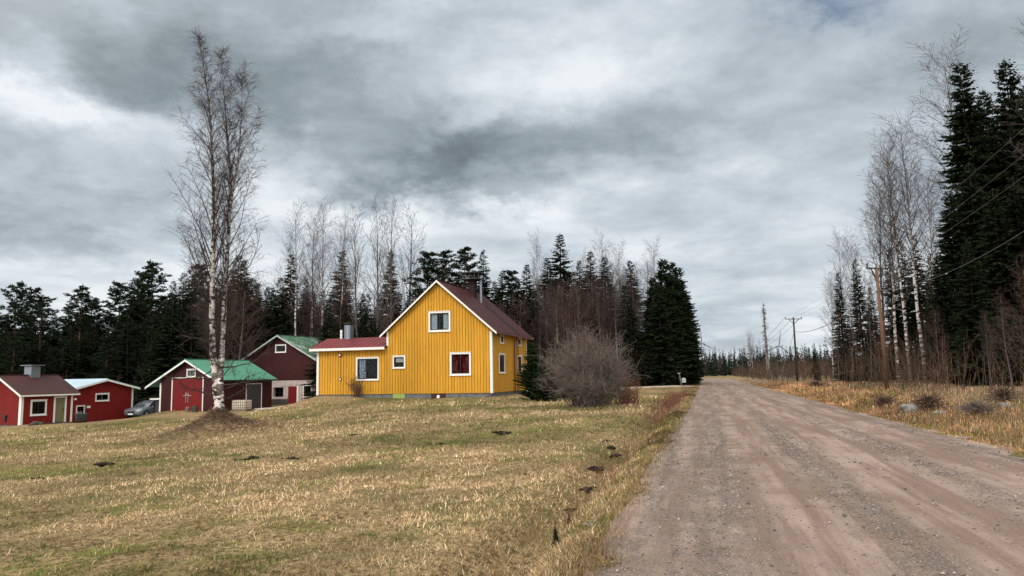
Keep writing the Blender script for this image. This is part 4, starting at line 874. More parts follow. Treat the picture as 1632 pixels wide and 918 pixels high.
def crown_mesh(name, groups, tints, rng, jitter=.25):
    Vs, Fs, Cs = [], [], []; n = 0
    for (segs, sides), tint in zip(groups, tints):
        V, f = prisms(segs, sides); Vs.append(V); Fs.append(f + n); n += len(V); k = len(segs); c = np.array(tint)[None] * rng.uniform(1 - jitter, 1 + jitter, (k, 1)); Cs.append(np.repeat(c, 2 * sides, 0))
    return np_mesh(name, np.concatenate(Vs), np.concatenate(Fs), 'twigs', np.concatenate(Cs))

def trunk_obj(pts, rads, m, sides=9):
    b = MB(); b.tube(pts, rads, sides); me_o = b.build('trunk', m, None, smooth=True); return me_o

PROTO = {}
def make_proto(key, trunk_o, crown_me, H_, name, hide=True):
    PROTO[key] = (trunk_o.data, crown_me, H_, name); bpy.data.objects.remove(trunk_o)

def straight_trunk(rng, H_, r, n=10, bend_=.02, tip_=.015):
    p = np.zeros(3); pts = [p.copy()]; d = rng.normal(0, bend_, 2)
    for i in range(n): d = d * .8 + rng.normal(0, bend_, 2); p = p + np.array([d[0], d[1], 1]) * H_ / n; pts.append(p.copy())
    k = H_ / pts[-1][2]; pts = [q * np.array([1, 1, k]) for q in pts]; rf = lambda t: max(tip_, r * (1 - t) ** .85); return pts, rf

BARK_TW = [(.055, .038, .034), (.075, .050, .045)]
def proto_bare(key, seed, H_, r, kind, t0, n1, n2, n3, spread, angle, tw, name, bark, up=.12, rt=.0068, power=.42, low=.0):
    rng = np.random.default_rng(seed); pts, rf = straight_trunk(rng, H_, r, 12, .018 if kind == 'birch' else .035)
    L = lambda t: spread * H_ * max(.10, (1 - t)) ** power * min(1, .35 + (t - t0) * 3.5)
    a, b_ = bare_crown(rng, pts, rf, t0, n1, n2, n3, L, angle, up, .09, -.35 if kind == 'birch' else .1, .4, rt)
    tr = trunk_obj([tuple(p) for p in pts], [rf(i / (len(pts) - 1)) for i in range(len(pts))], bark, 8); tr.data.name = key + '_trunk'
    make_proto(key, tr, crown_mesh(key + '_crown', [(a, 4), (b_, 3)], [tw, tuple(c * 1.15 for c in tw)], rng), H_, name)

def proto_spruce(key, seed, H_, R, z0=.04, dens=1.0, name='spruce_tree', droop=.32, col=(.012, .019, .009), shape=.82, ragged=.18, wid=1.0, dz=1.0, sp=.11):
    rng = np.random.default_rng(seed); pts, rf = straight_trunk(rng, H_, H_ * .011, 8, .006, .012)
    V, C_, segs = [], [], []; z = z0 * H_; base = np.array(col)
    while z < H_ * .985:
        q = z / H_; Rz = R * ((1 - q) ** shape) * (1 - .35 * max(0, .18 - q) / .18) + .05; nb = int(round((7 if q < .85 else 5)))
        c0 = pline(pts, q)
        for k in range(nb):
            L = Rz * rng.uniform(1 - ragged * 1.3, 1 + ragged); az = rng.uniform(0, 6.283); el0 = (.55 if q > .9 else .12 - droop * (1 - q)) + rng.uniform(-.1, .1)
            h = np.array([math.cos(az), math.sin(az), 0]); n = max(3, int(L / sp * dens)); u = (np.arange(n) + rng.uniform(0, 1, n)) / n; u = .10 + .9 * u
            sag = -droop * .35 * L * u ** 1.2 + droop * .30 * L * u ** 3
            P_ = c0[None] + np.outer(u * L, h) + np.array([0, 0, 1])[None] * (u * L * math.tan(el0) + sag)[:, None]; tipz = L * math.tan(el0) - droop * .05 * L
            segs.append((*c0, .012 + L * .006, *(c0 + h * L * .9 + np.array([0, 0, tipz])), .006))
            side = np.array([-h[1], h[0], 0])
            for s in (-1, 1, 0):
                m = n; a = rng.uniform(.5, 1.0, m) * s; ll = (.13 + .26 * L * (1.08 - u) * rng.uniform(.6, 1.2, m) / max(1, L * .5)) * wid; ll = np.clip(ll, .14, .62) * (.7 if sp < .1 else 1)
                dv = np.outer(np.cos(a), h) + np.outer(np.sin(a), side) ; dv[:, 2] += rng.uniform(-.65, .05, m) if s else rng.uniform(-1.1, .1, m)
                dv /= np.linalg.norm(dv, axis=1, keepdims=True); wv = np.cross(dv, rng.normal(0, 1, (m, 3))); wv /= np.linalg.norm(wv, axis=1, keepdims=True); w = (ll * rng.uniform(.16, .30, m))[:, None]
                mid = P_ + dv * (ll * .45)[:, None]; V.append(np.stack([P_, mid + wv * w, P_ + dv * ll[:, None], mid - wv * w], 1).reshape(-1, 3))
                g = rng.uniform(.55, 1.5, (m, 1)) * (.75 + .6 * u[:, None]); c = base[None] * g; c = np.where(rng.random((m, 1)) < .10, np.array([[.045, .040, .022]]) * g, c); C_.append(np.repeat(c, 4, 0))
        z += (.16 + .22 * (1 - q) * (1 + rng.uniform(-.2, .2))) * dz
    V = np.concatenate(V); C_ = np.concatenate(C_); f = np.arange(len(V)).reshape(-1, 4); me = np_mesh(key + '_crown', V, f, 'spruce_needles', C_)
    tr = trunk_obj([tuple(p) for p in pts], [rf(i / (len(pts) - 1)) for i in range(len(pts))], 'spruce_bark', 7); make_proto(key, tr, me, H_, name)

def proto_pine(key, seed, H_, R, t0=.5, nbr=38, col=(.017, .026, .014)):
    rng = np.random.default_rng(seed); pts, rf = straight_trunk(rng, H_, H_ * .012, 9, .012, .03); V, C_, segs = [], [], []; base = np.array(col)
    for i in range(nbr):
        q = t0 + (.99 - t0) * (i + rng.uniform(0, 1)) / nbr; p = pline(pts, q); az = i * 2.4 + rng.uniform(-.4, .4); L = R * math.sin(math.pi * min(.95, max(.08, (1 - q) / (1 - t0) * .72 + .06))) * rng.uniform(.6, 1.15) + .2
        el = .15 + .75 * (q - t0) / (1 - t0); d = np.array([math.cos(az) * math.cos(el), math.sin(az) * math.cos(el), math.sin(el)]); bp, bd = limb(rng, p, d, L, .03, .01, 4, .10, .12, segs)
        tufts = []
        for k in range(int(5 + L * 5)):
            t = rng.uniform(.35, 1); c = pline(bp, t) + rng.normal(0, 1, 3) * np.array([.22, .22, .10]) * (.5 + L * .3); tufts.append(c)
        for c in tufts:
            m = 16; dv = rng.normal(0, 1, (m, 3)); dv[:, 2] = np.abs(dv[:, 2]) * .9; dv /= np.linalg.norm(dv, axis=1, keepdims=True); ll = rng.uniform(.16, .34, m)[:, None]; wv = np.cross(dv, rng.normal(0, 1, (m, 3))); wv /= np.linalg.norm(wv, axis=1, keepdims=True); w = ll * .13
            V.append(np.stack([c[None] - wv * w * .5, c[None] + wv * w * .5, c[None] + dv * ll + wv * w, c[None] + dv * ll - wv * w], 1).reshape(-1, 3)); g = rng.uniform(.6, 1.5, (m, 1)) * rng.uniform(.7, 1.25); C_.append(np.repeat(base[None] * g, 4, 0))
    for i in range(14):      # dead stubs
        q = rng.uniform(.2, t0); az = rng.uniform(0, 6.28); limb(rng, pline(pts, q), np.array([math.cos(az), math.sin(az), -.1]), rng.uniform(.5, 1.6), .02, .006, 3, -.1, .15, segs)
    n = sum(len(v) for v in V); sv, sf = prisms(segs, 4); V = np.concatenate(V + [sv]); C_ = np.concatenate(C_ + [np.tile(np.array([[.07, .045, .032]]), (len(sv), 1))]); f = np.concatenate([np.arange(n).reshape(-1, 4), sf + n])
    me = np_mesh(key + '_crown', V, f, 'spruce_needles', C_); tr = trunk_obj([tuple(p) for p in pts], [rf(i / (len(pts) - 1)) for i in range(len(pts))], 'pine_bark', 7); make_proto(key, tr, me, H_, 'pine_tree')

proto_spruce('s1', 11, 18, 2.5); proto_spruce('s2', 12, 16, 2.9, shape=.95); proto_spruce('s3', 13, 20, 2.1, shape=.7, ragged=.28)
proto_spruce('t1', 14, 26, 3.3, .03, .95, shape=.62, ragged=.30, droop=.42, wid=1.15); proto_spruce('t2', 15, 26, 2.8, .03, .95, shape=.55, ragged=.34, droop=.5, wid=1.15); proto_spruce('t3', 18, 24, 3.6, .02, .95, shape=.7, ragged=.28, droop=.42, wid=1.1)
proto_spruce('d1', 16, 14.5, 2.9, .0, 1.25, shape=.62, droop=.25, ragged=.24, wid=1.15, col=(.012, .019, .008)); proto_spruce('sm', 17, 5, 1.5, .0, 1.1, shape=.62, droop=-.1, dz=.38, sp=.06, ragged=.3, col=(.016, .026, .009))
proto_pine('p1', 21, 17, 2.3, .42); proto_pine('p2', 22, 18, 2.0, .5); proto_pine('p3', 23, 16, 2.6, .3, 46)
TWB = (.105, .070, .060)
proto_bare('b1', 31, 16, .12, 'birch', .30, 44, 7, 3, .34, .66, (.085, .062, .056), 'birch_tree', 'birch_bark', up=.10); proto_bare('b2', 32, 18, .12, 'birch', .32, 44, 7, 3, .31, .60, (.080, .058, .052), 'birch_tree', 'birch_bark', up=.13)
proto_bare('b3', 33, 20, .13, 'birch', .34, 50, 7, 4, .30, .66, (.078, .058, .052), 'birch_tree', 'birch_bark', up=.08)
proto_bare('a1', 41, 12, .10, 'alder', .15, 46, 7, 4, .36, .75, (.062, .038, .034), 'alder_tree', 'alder_bark', up=.22, power=.55); proto_bare('a2', 42, 13, .09, 'alder', .25, 42, 7, 4, .32, .62, (.050, .033, .030), 'alder_tree', 'alder_bark', up=.25, power=.5); proto_bare('a3', 43, 10, .08, 'alder', .08, 48, 7, 4, .40, .8, (.078, .045, .038), 'alder_tree', 'alder_bark', up=.25, power=.5)
proto_bare('asp', 44, 17, .15, 'alder', .26, 34, 5, 3, .36, .62, (.10, .085, .075), 'aspen_tree', 'alder_bark', up=.20, power=.45, rt=.011)

PRNG = random.Random(5)
def plant(key, x, y, H_, label, group=None, cat=None, wide=1.0, rot=None, sink=.1, name=None, lean=(0, 0)):
    tm, cm, h0, nm = PROTO[key]; nm = name or nm; s = H_ / h0
    T_ = thing(nm, label, cat or nm.replace('_', ' '), (x, y, hz(x, y) - sink), PRNG.uniform(0, 6.28) if rot is None else rot, group)
    T_.scale = (s * wide, s * wide, s); T_.rotation_euler = (lean[0], lean[1], T_.rotation_euler[2]) if lean == (0, 0) else T_.rotation_euler
    if lean != (0, 0): T_.rotation_euler = Matrix.Rotation(lean[0], 3, 'X').to_euler() if False else (lean[0], lean[1], 0)
    for n_, me in (('trunk', tm), ('crown', cm)): link_mesh(n_, me, T_)
    return T_
def plant_px(key, px, ptop, Y, label, **k):
    x, y, zt = at(px, ptop, Y); return plant(key, x, y, zt - hz(x, y) + .1, label, **k)

# --- the great double birch in the lawn
def great_birch():
    Yb = 36.0; bx, by = BIRCH; zb = hz(bx, by) - .15
    T_ = thing('birch_tree', 'tall leafless double-stemmed birch on a mound in the middle of the lawn', 'birch tree', (bx, by, zb))
    def path(pp, dy): return [np.array(at(px, py, Yb + d)) - np.array([bx, by, zb]) for (px, py), d in zip(pp, dy)]
    A = path([(348, 664), (347, 640), (343, 600), (339, 560), (338, 500), (338.5, 450), (340, 380), (340, 300), (338, 240), (335, 190), (330, 140), (323, 95), (315, 56)], [0, 0, -.05, -.1, -.15, -.2, -.2, -.25, -.2, -.1, 0, 0, 0])
    B = path([(350, 664), (350, 640), (351, 600), (354, 560), (357, 500), (359, 450), (364, 380), (367, 320), (366, 270), (362, 220), (359, 170), (355, 130), (351, 84)], [0, 0, .02, .1, .2, .3, .4, .4, .4, .3, .3, .3, .3])
    C2 = path([(366, 345), (372, 300), (380, 250), (384, 200), (386, 150), (384, 130)], [.4, .5, .6, .6, .6, .6])
    hgt = lambda L_: L_[-1][2]
    rA = lambda t: max(.012, (.18 if t < .12 else .175) * (1 - t) ** .95 + .01 * (t < .05)); rB = lambda t: max(.012, (.17 if t < .12 else .155) * (1 - t) ** .95)
    b = MB(); 
    for P_, rf in ((A, rA), (B, rB)):
        n = len(P_) - 1; fine = [pline(P_, i / (n * 3)) for i in range(n * 3 + 1)]; zt = P_[-1][2]; b.tube([tuple(p) for p in fine], [rf(p[2] / zt) * (1 + .10 * math.sin(i * 1.7) * (p[2] < 5)) for i, p in enumerate(fine)], 12)
    b.tube([tuple(p) for p in C2], [.055, .045, .035, .025, .015, .010], 8)
    for q, r in (((.02, -.05, .1), .32), ((0, -.03, .6), .29)): pass
    b.tube([(0.03, 0, -.3), (.03, 0, .3), (.02, 0, .9), (.01, 0, 1.7)], [.34, .25, .20, .13], 12)
    b.build('trunk', 'birch_bark', T_, smooth=True)
    rng = np.random.default_rng(77); zt = max(hgt(A), hgt(B))
    def env(z):     # half width of the crown (m) at a height
        return float(np.interp(z, [0, 2.5, 4.5, 6.5, 8.5, 10.5, 12.5, 14.5, 16.5, 18, 20], [.9, 1.6, 2.5, 2.9, 2.7, 2.1, 1.5, 1.05, .7, .4, .12]))
    o1, o2 = [], []
    for P_, rf, n1, t0, bias in ((A, rA, 84, .15, math.pi), (B, rB, 76, .15, 0.0), (C2, lambda t: .05 * (1 - t) + .01, 20, .05, 0.0)):
        Lf = lambda t, P_=P_: env(pline(P_, t)[2]) * 1.28
        a, c = bare_crown(rng, P_, rf, t0, n1, 12, 7, Lf, .60, .14, .10, -.75, .44, .0062, bias, rb_k=.36); o1 += a; o2 += c
    for px, dr_, L in ((.1, -1, 2.0), (.14, 1, 2.4), (.19, -1, 1.8), (.2, 1, 2.9), (.25, 1, 2.4), (.27, -1, 1.8), (.12, 1, 1.6), (.30, 1, 2.6), (.16, -.2, 2.0), (.08, 1, 1.6)):   # heavy low limbs, nearly level
        P_ = B if dr_ > 0 else A; p = pline(P_, px); d = np.array([dr_, rng.uniform(-.5, .5), rng.uniform(-.1, .35)]); d /= np.linalg.norm(d); pts, ds = limb(rng, p, d, L, .038, .010, 8, .10, .13, o1)
        for k in range(9):
            t = rng.uniform(.2, .98); dd = pline(ds, t) + rng.normal(0, .55, 3); dd /= np.linalg.norm(dd); q, s_ = limb(rng, pline(pts, t), dd, rng.uniform(.4, 1.1), .012, .006, 3, .05, .15, o2)
            for m in range(3): limb(rng, q[rng.integers(1, 3)], s_[1] * .6 + rng.normal(0, .5, 3), rng.uniform(.2, .5), .007, .004, 2, -.3, .1, o2)
    link_mesh('crown', crown_mesh('great_crown', [(o1, 5), (o2, 3)], [(.050, .036, .032), (.060, .042, .038)], rng), T_)
    for py in (544.5, 551.2, 558): 
        x, y, z = at(355.5, py, Yb - .08); c = MB(); s_ = .068; c.box(-s_, s_, -.012, .012, -s_, s_); w = {544.5: 'topmost', 551.2: 'middle', 558: 'lowest'}[py]
        pl = c.build('trunk_plate', 'grey_trim', None, loc=(x, y, z)); tag(pl, w + ' of three small white square plates nailed on the right birch stem', 'plate', 'white plates on the birch'); c = MB(); c.tube([(0, -.0125, 0), (0, -.02, 0)], .045, 12); c.build('dark_ring', 'dark_metal', pl)
great_birch()

# --- round leafless bush, evergreen bush
def round_bush(name, px, py, Y, W_, H_, n, label, seed, tw, cat='bush', parts=(9, 4), rb=.016, base=.42):
    rng = np.random.default_rng(seed); x, y, _ = at(px, py, Y); out, out2 = [], []
    for i in range(n):
        a = rng.uniform(0, 6.283); rr = math.sqrt(rng.uniform(0, 1)) * W_ * .5 * base; p = np.array([rr * math.cos(a), rr * math.sin(a), -.1]); a2 = a + rng.normal(0, .35); q = rng.uniform(0, 1) ** .75; k_ = .80 + .36 * float(fbm(np.array([a * 1.1 + seed]), np.array([q * 2.0]), 3)[0]) + (.14 if rng.random() < .08 else 0)
        tgt = np.array([math.cos(a2) * q * W_ * .5, math.sin(a2) * q * W_ * .5, H_ * math.sqrt(max(.05, 1 - q ** 2.6)) * rng.uniform(.55, 1.0) * k_ + H_ * .12 * (q > .6)]); d = tgt - p; L = np.linalg.norm(d) * 1.04; d /= L; d = d + np.array([0, 0, .25]); d /= np.linalg.norm(d)
        pts, ds = limb(rng, p, d, L, rb * rng.uniform(.6, 1.9), .006, 7, -.10 if q > .5 else 0.0, .09, out)
        for k in range(parts[0]):
            t = rng.uniform(.22, .98); dd = pline(ds, t) * .8 + rng.normal(0, .5, 3); dd /= np.linalg.norm(dd); q2, s2 = limb(rng, pline(pts, t), dd, rng.uniform(.35, .95), .008, .0045, 3, .12, .16, out2)
            for m in range(parts[1]): limb(rng, q2[rng.integers(0, 4)], s2[2] * .6 + rng.normal(0, .55, 3), rng.uniform(.15, .45), .0055, .0035, 2, .05, .12, out2)
    o = link_mesh(name, crown_mesh(name, [(out, 4), (out2, 3)], [tw, tuple(c * 1.2 for c in tw)], rng, .35), None, (x, y, hz(x, y))); tag(o, label, cat); return o
round_bush('leafless_bush', 941, 648, 37.5, 4.5, 3.75, 230, 'large round leafless bush with dense grey-brown twigs right of the yellow house', 91, (.125, .098, .082), parts=(12, 5))
round_bush('leafless_bush', 1000, 645, 39.5, 1.7, 1.1, 50, 'low reddish bush huddled at the right foot of the large round bush', 92, (.17, .075, .05), parts=(4, 2), base=.8)
round_bush('leafless_bush', 568, 632, 52.5, 1.0, 1.5, 26, 'small thorny brown bush under the wing window of the yellow house', 93, (.10, .06, .045), parts=(4, 2), rb=.013)
for i, (px, py, Y, w, lab) in enumerate(((849, 638, 45.5, .92, 'dark evergreen bush at the rear corner of the yellow house'), (872, 637, 44.5, .75, 'lower evergreen bush between the house corner and the round leafless bush'), (893, 636, 47, .75, 'evergreen bush rising behind the left side of the round leafless bush'))):
    x, y, _ = at(px, py, Y); plant('sm', x, y, (3.6, 2.9, 3.6)[i], lab, None, 'evergreen bush', wide=(1.0, 1.15, 1.0)[i], name='evergreen_bush')

# --- skyline trees: (px, top py, kind, distance)
NUM = ['first', 'second', 'third', 'fourth', 'fifth', 'sixth', 'seventh', 'eighth', 'ninth', 'tenth', 'eleventh', 'twelfth', 'thirteenth', 'fourteenth', 'fifteenth', 'sixteenth', 'seventeenth', 'eighteenth', 'nineteenth', 'twentieth']
KIND = {'s': ('spruce', ('s1', 's2', 's3')), 'p': ('pine', ('p1', 'p2', 'p3')), 'b': ('leafless birch', ('b1', 'b2', 'b3')), 'a': ('leafless alder', ('a1', 'a2', 'a3')), 'q': ('leafless aspen', ('asp',))}
SKY = {
 'behind the red cottage and shed': [(8, 500, 's', 88), (33, 457, 'p', 86), (53, 460, 'p', 89), (70, 474, 'p', 85), (88, 497, 's', 90), (109, 476, 's', 88), (135, 463, 'p', 84), (149, 482, 'p', 88), (168, 492, 's', 92), (192, 456, 'p', 86), (212, 440, 's', 84), (247, 425, 'p', 82), (230, 438, 'p', 88)],
 'behind the two barns': [(272, 445, 's', 90), (290, 432, 's', 88), (305, 420, 's', 92), (322, 424, 'p', 88), (360, 430, 's', 90), (376, 404, 's', 89), (392, 412, 's', 92), (404, 440, 's', 88), (432, 455, 's', 96), (459, 402, 's', 92), (443, 440, 's', 90), (474, 350, 'b', 88), (499, 348, 'b', 90), (516, 344, 'b', 88), (546, 352, 'b', 90), (544, 398, 's', 94), (484, 440, 's', 96)],
 'above the wing of the yellow house': [(575, 350, 'q', 84), (601, 340, 'q', 84), (625, 338, 'q', 85), (645, 350, 'q', 88), (619, 398, 's', 92), (641, 440, 'a', 90), (590, 455, 'a', 86), (560, 450, 'a', 92)],
 'above the main roof of the yellow house': [(680, 402, 'p', 88), (664, 440, 's', 92), (698, 430, 's', 95), (713, 402, 'p', 88), (737, 397, 'p', 86), (757, 430, 's', 92), (775, 396, 's', 88), (800, 428, 's', 90), (813, 432, 'p', 92), (788, 445, 's', 88), (838, 418, 's', 94), (826, 440, 's', 88)],
 'above the round bush': [(855, 390, 'b', 98), (873, 408, 's', 92), (893, 370, 's', 90), (920, 413, 's', 92), (937, 399, 's', 94), (962, 408, 's', 96), (962, 392, 'b', 100), (985, 402, 'b', 98), (1007, 412, 's', 96), (1041, 398, 'b', 100), (1022, 420, 'a', 98), (946, 415, 'a', 92), (904, 430, 's', 88), (1004, 470, 's', 84)]}
PRN = np.random.default_rng(123)
for where, lst in SKY.items():
    cnt = {}
    for (px, py, k, Y) in sorted(lst):
        cnt[k] = cnt.get(k, 0) + 1; nm, keys = KIND[k]; only = sum(1 for q in lst if q[2] == k) == 1
        lab = ('only tall %s on the skyline %s' % (nm, where)) if only else '%s skyline %s from the left, %s' % (NUM[cnt[k] - 1], nm, where)
        plant_px(keys[PRN.integers(0, len(keys))], px, py, Y, lab, group='skyline trees ' + where, cat=nm.split()[-1] + ' tree', wide=float(PRN.uniform(.9, 1.2)) * (1.5 if k in 's' else 1.25 if k == 'p' else 1.0))
# --- the forest's lower trees
sk = lambda px: float(np.interp(px, [-80, 0, 100, 170, 220, 300, 400, 450, 520, 600, 650, 700, 800, 900, 1000, 1060], [500, 500, 500, 505, 475, 450, 440, 460, 455, 465, 460, 440, 455, 432, 430, 436]))
FILL = [(-70, 245, 52, 'sssspp', 'behind the red cottage and shed'), (245, 560, 66, 'ssssaa', 'behind the barns'), (560, 860, 56, 'sssaa', 'behind the yellow house'), (845, 1018, 40, 'saaaab', 'behind the round bush')]
for x0, x1, n, kinds, where in FILL:
    for i in range(n):
        px = x0 + (x1 - x0) * (i + PRN.uniform(0, 1)) / n; row = i % 3; Y = (80, 88, 97)[row] + PRN.uniform(-3, 3); k = kinds[PRN.integers(0, len(kinds))]; nm, keys = KIND[k]
        if Y < 86 and (380 < px < 520 or px > 960): Y += 12
        plant_px(keys[PRN.integers(0, len(keys))], px, sk(px) + (50, 25, 6)[row] * PRN.uniform(.3, 1.3), Y, '%s among the lower crowded forest trees %s' % (nm, where), group='lower %s trees %s' % (nm, where), cat=nm.split()[-1] + ' tree', wide=float(PRN.uniform(1.0, 1.5)) * (1.4 if k == 's' else 1.25))
# low understorey brush along the forest edge
def brush(name, pts, hmin, hmax, tint, wd=.012, twigs=4, lab=None, lean=.12, seed=1):
    rng = np.random.default_rng(seed); segs = []; zs = height(pts[:, 0], pts[:, 1]); n = len(pts); Hs = rng.uniform(hmin, hmax, n); sc = np.clip(np.hypot(pts[:, 0], pts[:, 1]) / 40, .4, 3.5)
    for i in range(n):
        p = np.array([pts[i, 0], pts[i, 1], zs[i] - .05]); d = np.array([rng.normal(0, lean), rng.normal(0, lean), 1.0]); w = wd * sc[i]; P_, D_ = limb(rng, p, d / np.linalg.norm(d), Hs[i], w, w * .35, 3, .05, .06, segs)
        for k in range(twigs):
            t = rng.uniform(.25, .95); d2 = D_[1] + rng.normal(0, .45, 3); d2 /= np.linalg.norm(d2); limb(rng, pline(P_, t), d2, Hs[i] * rng.uniform(.15, .4), w * .5, w * .25, 1, 0, 0, segs)
    V, f = prisms(segs, 3); c = np.array(tint)[rng.integers(0, len(tint), len(segs))] * rng.uniform(.7, 1.3, (len(segs), 1)); o = link_mesh(name, np_mesh(name, V, f, 'twigs', np.repeat(c, 6, 0))); tag(o, lab, kind='stuff'); return o
rg = np.random.default_rng(55)
px = rg.uniform(-80, 1045, 1500); Yy = rg.uniform(76, 92, 1500); pts = np.array([at(a, 600, b)[:2] for a, b in zip(px, Yy)]); pts = pts[~((px > 370) & (px < 540) & (Yy < 93)) & ~((px > 900) & (Yy < 83))]
brush('forest_underbrush', pts, 1.2, 4.5, [(.075, .045, .038), (.055, .036, .030), (.09, .06, .048)], .016, 4, seed=2)

# --- dark spruces by the side track
for i, (px, py, Y, w) in enumerate(((1040, 440, 86, 1.0), (1057, 410, 88, 1.05), (1070, 415, 92, 1.0), (1079, 424, 97, 1.05), (1084, 444, 103, 1.1), (1090, 470, 110, 1.1), (1050, 450, 84, 1.0), (1066, 460, 87, 1.0), (1098, 520, 120, 1.1), (1033, 475, 88, .9))):
    plant_px('d1', px, py, Y, '%s from the left of the dense dark spruces beside the side track' % NUM[sorted([1040, 1057, 1070, 1079, 1084, 1090, 1050, 1066, 1098, 1033]).index(px)], group='dense dark spruces by the side track', cat='spruce tree', wide=w)

# --- right-hand forest
RT_SPR = [(1534, 94, 58, 't2'), (1567, 140, 60, 't1'), (1600, 90, 56, 't1'), (1628, 130, 60, 't2'), (1516, 300, 55, 't3'), (1498, 400, 54, 't3'), (1545, 260, 54, 't3'), (1585, 300, 50, 't3'), (1620, 280, 50, 't3'), (1655, 110, 56, 't1'), (1665, 260, 48, 't3'), (1540, 380, 47, 't3'), (1692, 160, 52, 't1'), (1550, 170, 66, 't2'), (1582, 190, 66, 't2'), (1612, 170, 68, 't1'), (1500, 420, 60, 's2'), (1640, 200, 66, 't1')]
srt = sorted(q[0] for q in RT_SPR)
for (px, py, Y, key) in RT_SPR:
    plant_px(key, px, py, Y, '%s from the left in the wall of tall dark spruces at right' % NUM[srt.index(px)], group='tall dark spruces at the right', cat='spruce tree', wide=1.3 if key == 't3' else 1.12)
for (px, py, Y, key, lab) in ((1414, 394, 74, 's3', 'slender spruce standing behind the white birch stems at right'), (1438, 380, 78, 's1', 'dark spruce behind and right of the wooden utility pole'), (1459, 372, 72, 's1', 'dark spruce between the birches and the tall spruce wall'), (1480, 400, 68, 's2', 'bushy spruce closing the gap before the tall spruce wall'),
                            (1337, 432, 88, 's3', 'left of two narrow spruces beyond the wooden pole'), (1367, 410, 86, 's3', 'right of two narrow spruces beyond the wooden pole'), (1385, 455, 80, 's2', 'small spruce close behind the wooden utility pole'), (1298, 546, 118, 's1', 'lone small spruce standing out in the clearing'), (1352, 500, 82, 's2', 'low spruce at the foot of the two narrow spruces'),
                            (1612, 490, 45, 'sm', 'young green spruce in front of the tall spruce wall'), (1540, 545, 50, 'sm', 'low green spruce at the edge of the tall spruce wall'), (1425, 470, 84, 's1', 'low dark spruce filling behind the birch trunks')):
    plant_px(key, px, py, Y, lab, cat='spruce tree', name='spruce_tree', wide=1.15)
for (px, py, Y, key, lab, ln) in ((1434, 208, 62, 'b3', 'tallest of the leafless birches left of the spruce wall', (0, .02)), (1411, 238, 64, 'b2', 'leafless birch just left of the tallest birch', (0, .03)), (1398, 255, 66, 'b1', 'leafless birch at the left end of the tall birch group', (0, .02)), (1463, 290, 60, 'b1', 'leafless birch right of the tallest birch', (0, .03)),
                            (1503, 100, 62, 'b3', 'towering leafless birch leaning against the tall spruces', (0, .05)), (1335, 384, 92, 'b2', 'left of two far leafless birches beyond the pole', (0, 0)), (1354, 388, 94, 'b1', 'right of two far leafless birches beyond the pole', (0, 0)), (1318, 450, 98, 'b1', 'pale leafless birch at the far left edge of the right-hand trees', (0, 0)), (1388, 300, 68, 'a2', 'bare thin tree among the left birches', (0, 0)), (1672, 70, 44, 'b3', 'leafless birch whose branches reach in at the right edge', (0, 0)), (1197, 532, 190, 'b1', 'small far leafless birch beside the plain pole', (0, 0)), (1276, 552, 170, 'a1', 'thin far bare tree right of the crossarm pole', (0, 0))):
    x, y, zt = at(px, py, Y); hh = zt - hz(x, y); plant(key, x + hh * ln[1], y, hh, lab, None, 'birch tree' if key[0] == 'b' else 'alder tree', lean=(0, -ln[1]) if ln[1] else (0, 0), wide=1.25 if key == 'b3' else 1.1)
for i, (px, py, Y) in enumerate(((1350, 470, 70), (1378, 450, 66), (1402, 490, 62), (1475, 500, 56), (1330, 500, 78), (1490, 500, 52), (1600, 470, 34), (1570, 500, 42), (1626, 430, 30))):
    plant_px(('a1', 'a2', 'a3')[i % 3], px, py, Y, 'leafless brown sapling tree among the roadside thicket at right', group='sapling trees of the right thicket', cat='alder tree', wide=1.1)

# --- dead snag
def snag():
    x, y, zt = at(1216, 482, 150); z = hz(x, y); H_ = zt - z; rng = np.random.default_rng(8); T_ = thing('dead_tree', 'tall leaning dead spruce snag with stubby limbs above the far thicket', 'dead tree', (x, y, z))
    top = at(1216, 482, 150); bot = at(1224, 575, 150); l = bot[0] - top[0]; P_ = [np.array([l * (1 - t) ** 1.4, 0, H_ * t]) for t in np.linspace(0, 1, 9)]; b = MB(); b.tube([tuple(p) for p in P_], [.50, .40, .33, .28, .24, .19, .14, .10, .05], 8); b.build('trunk', 'dead_wood', T_, smooth=True)
    segs = []
    for i in range(120):
        t = rng.uniform(.32, .98); a = rng.uniform(0, 6.28); L = rng.uniform(.4, 1.1) * (1.15 - t * .6) * (1.5 if rng.random() < .1 else 1); pts, ds = limb(rng, pline(P_, t), np.array([math.cos(a), math.sin(a), -.35]), L, .05, .02, 3, .0, .2, segs)
        for k in range(2): limb(rng, pts[2], rng.normal(0, 1, 3), .45, .03, .015, 1, 0, 0, segs)
    V, f = prisms(segs, 3); link_mesh('limbs', np_mesh('snag_limbs', V, f, 'twigs', np.tile(np.array([[.11, .10, .095]]), (len(V), 1))), T_)
snag()

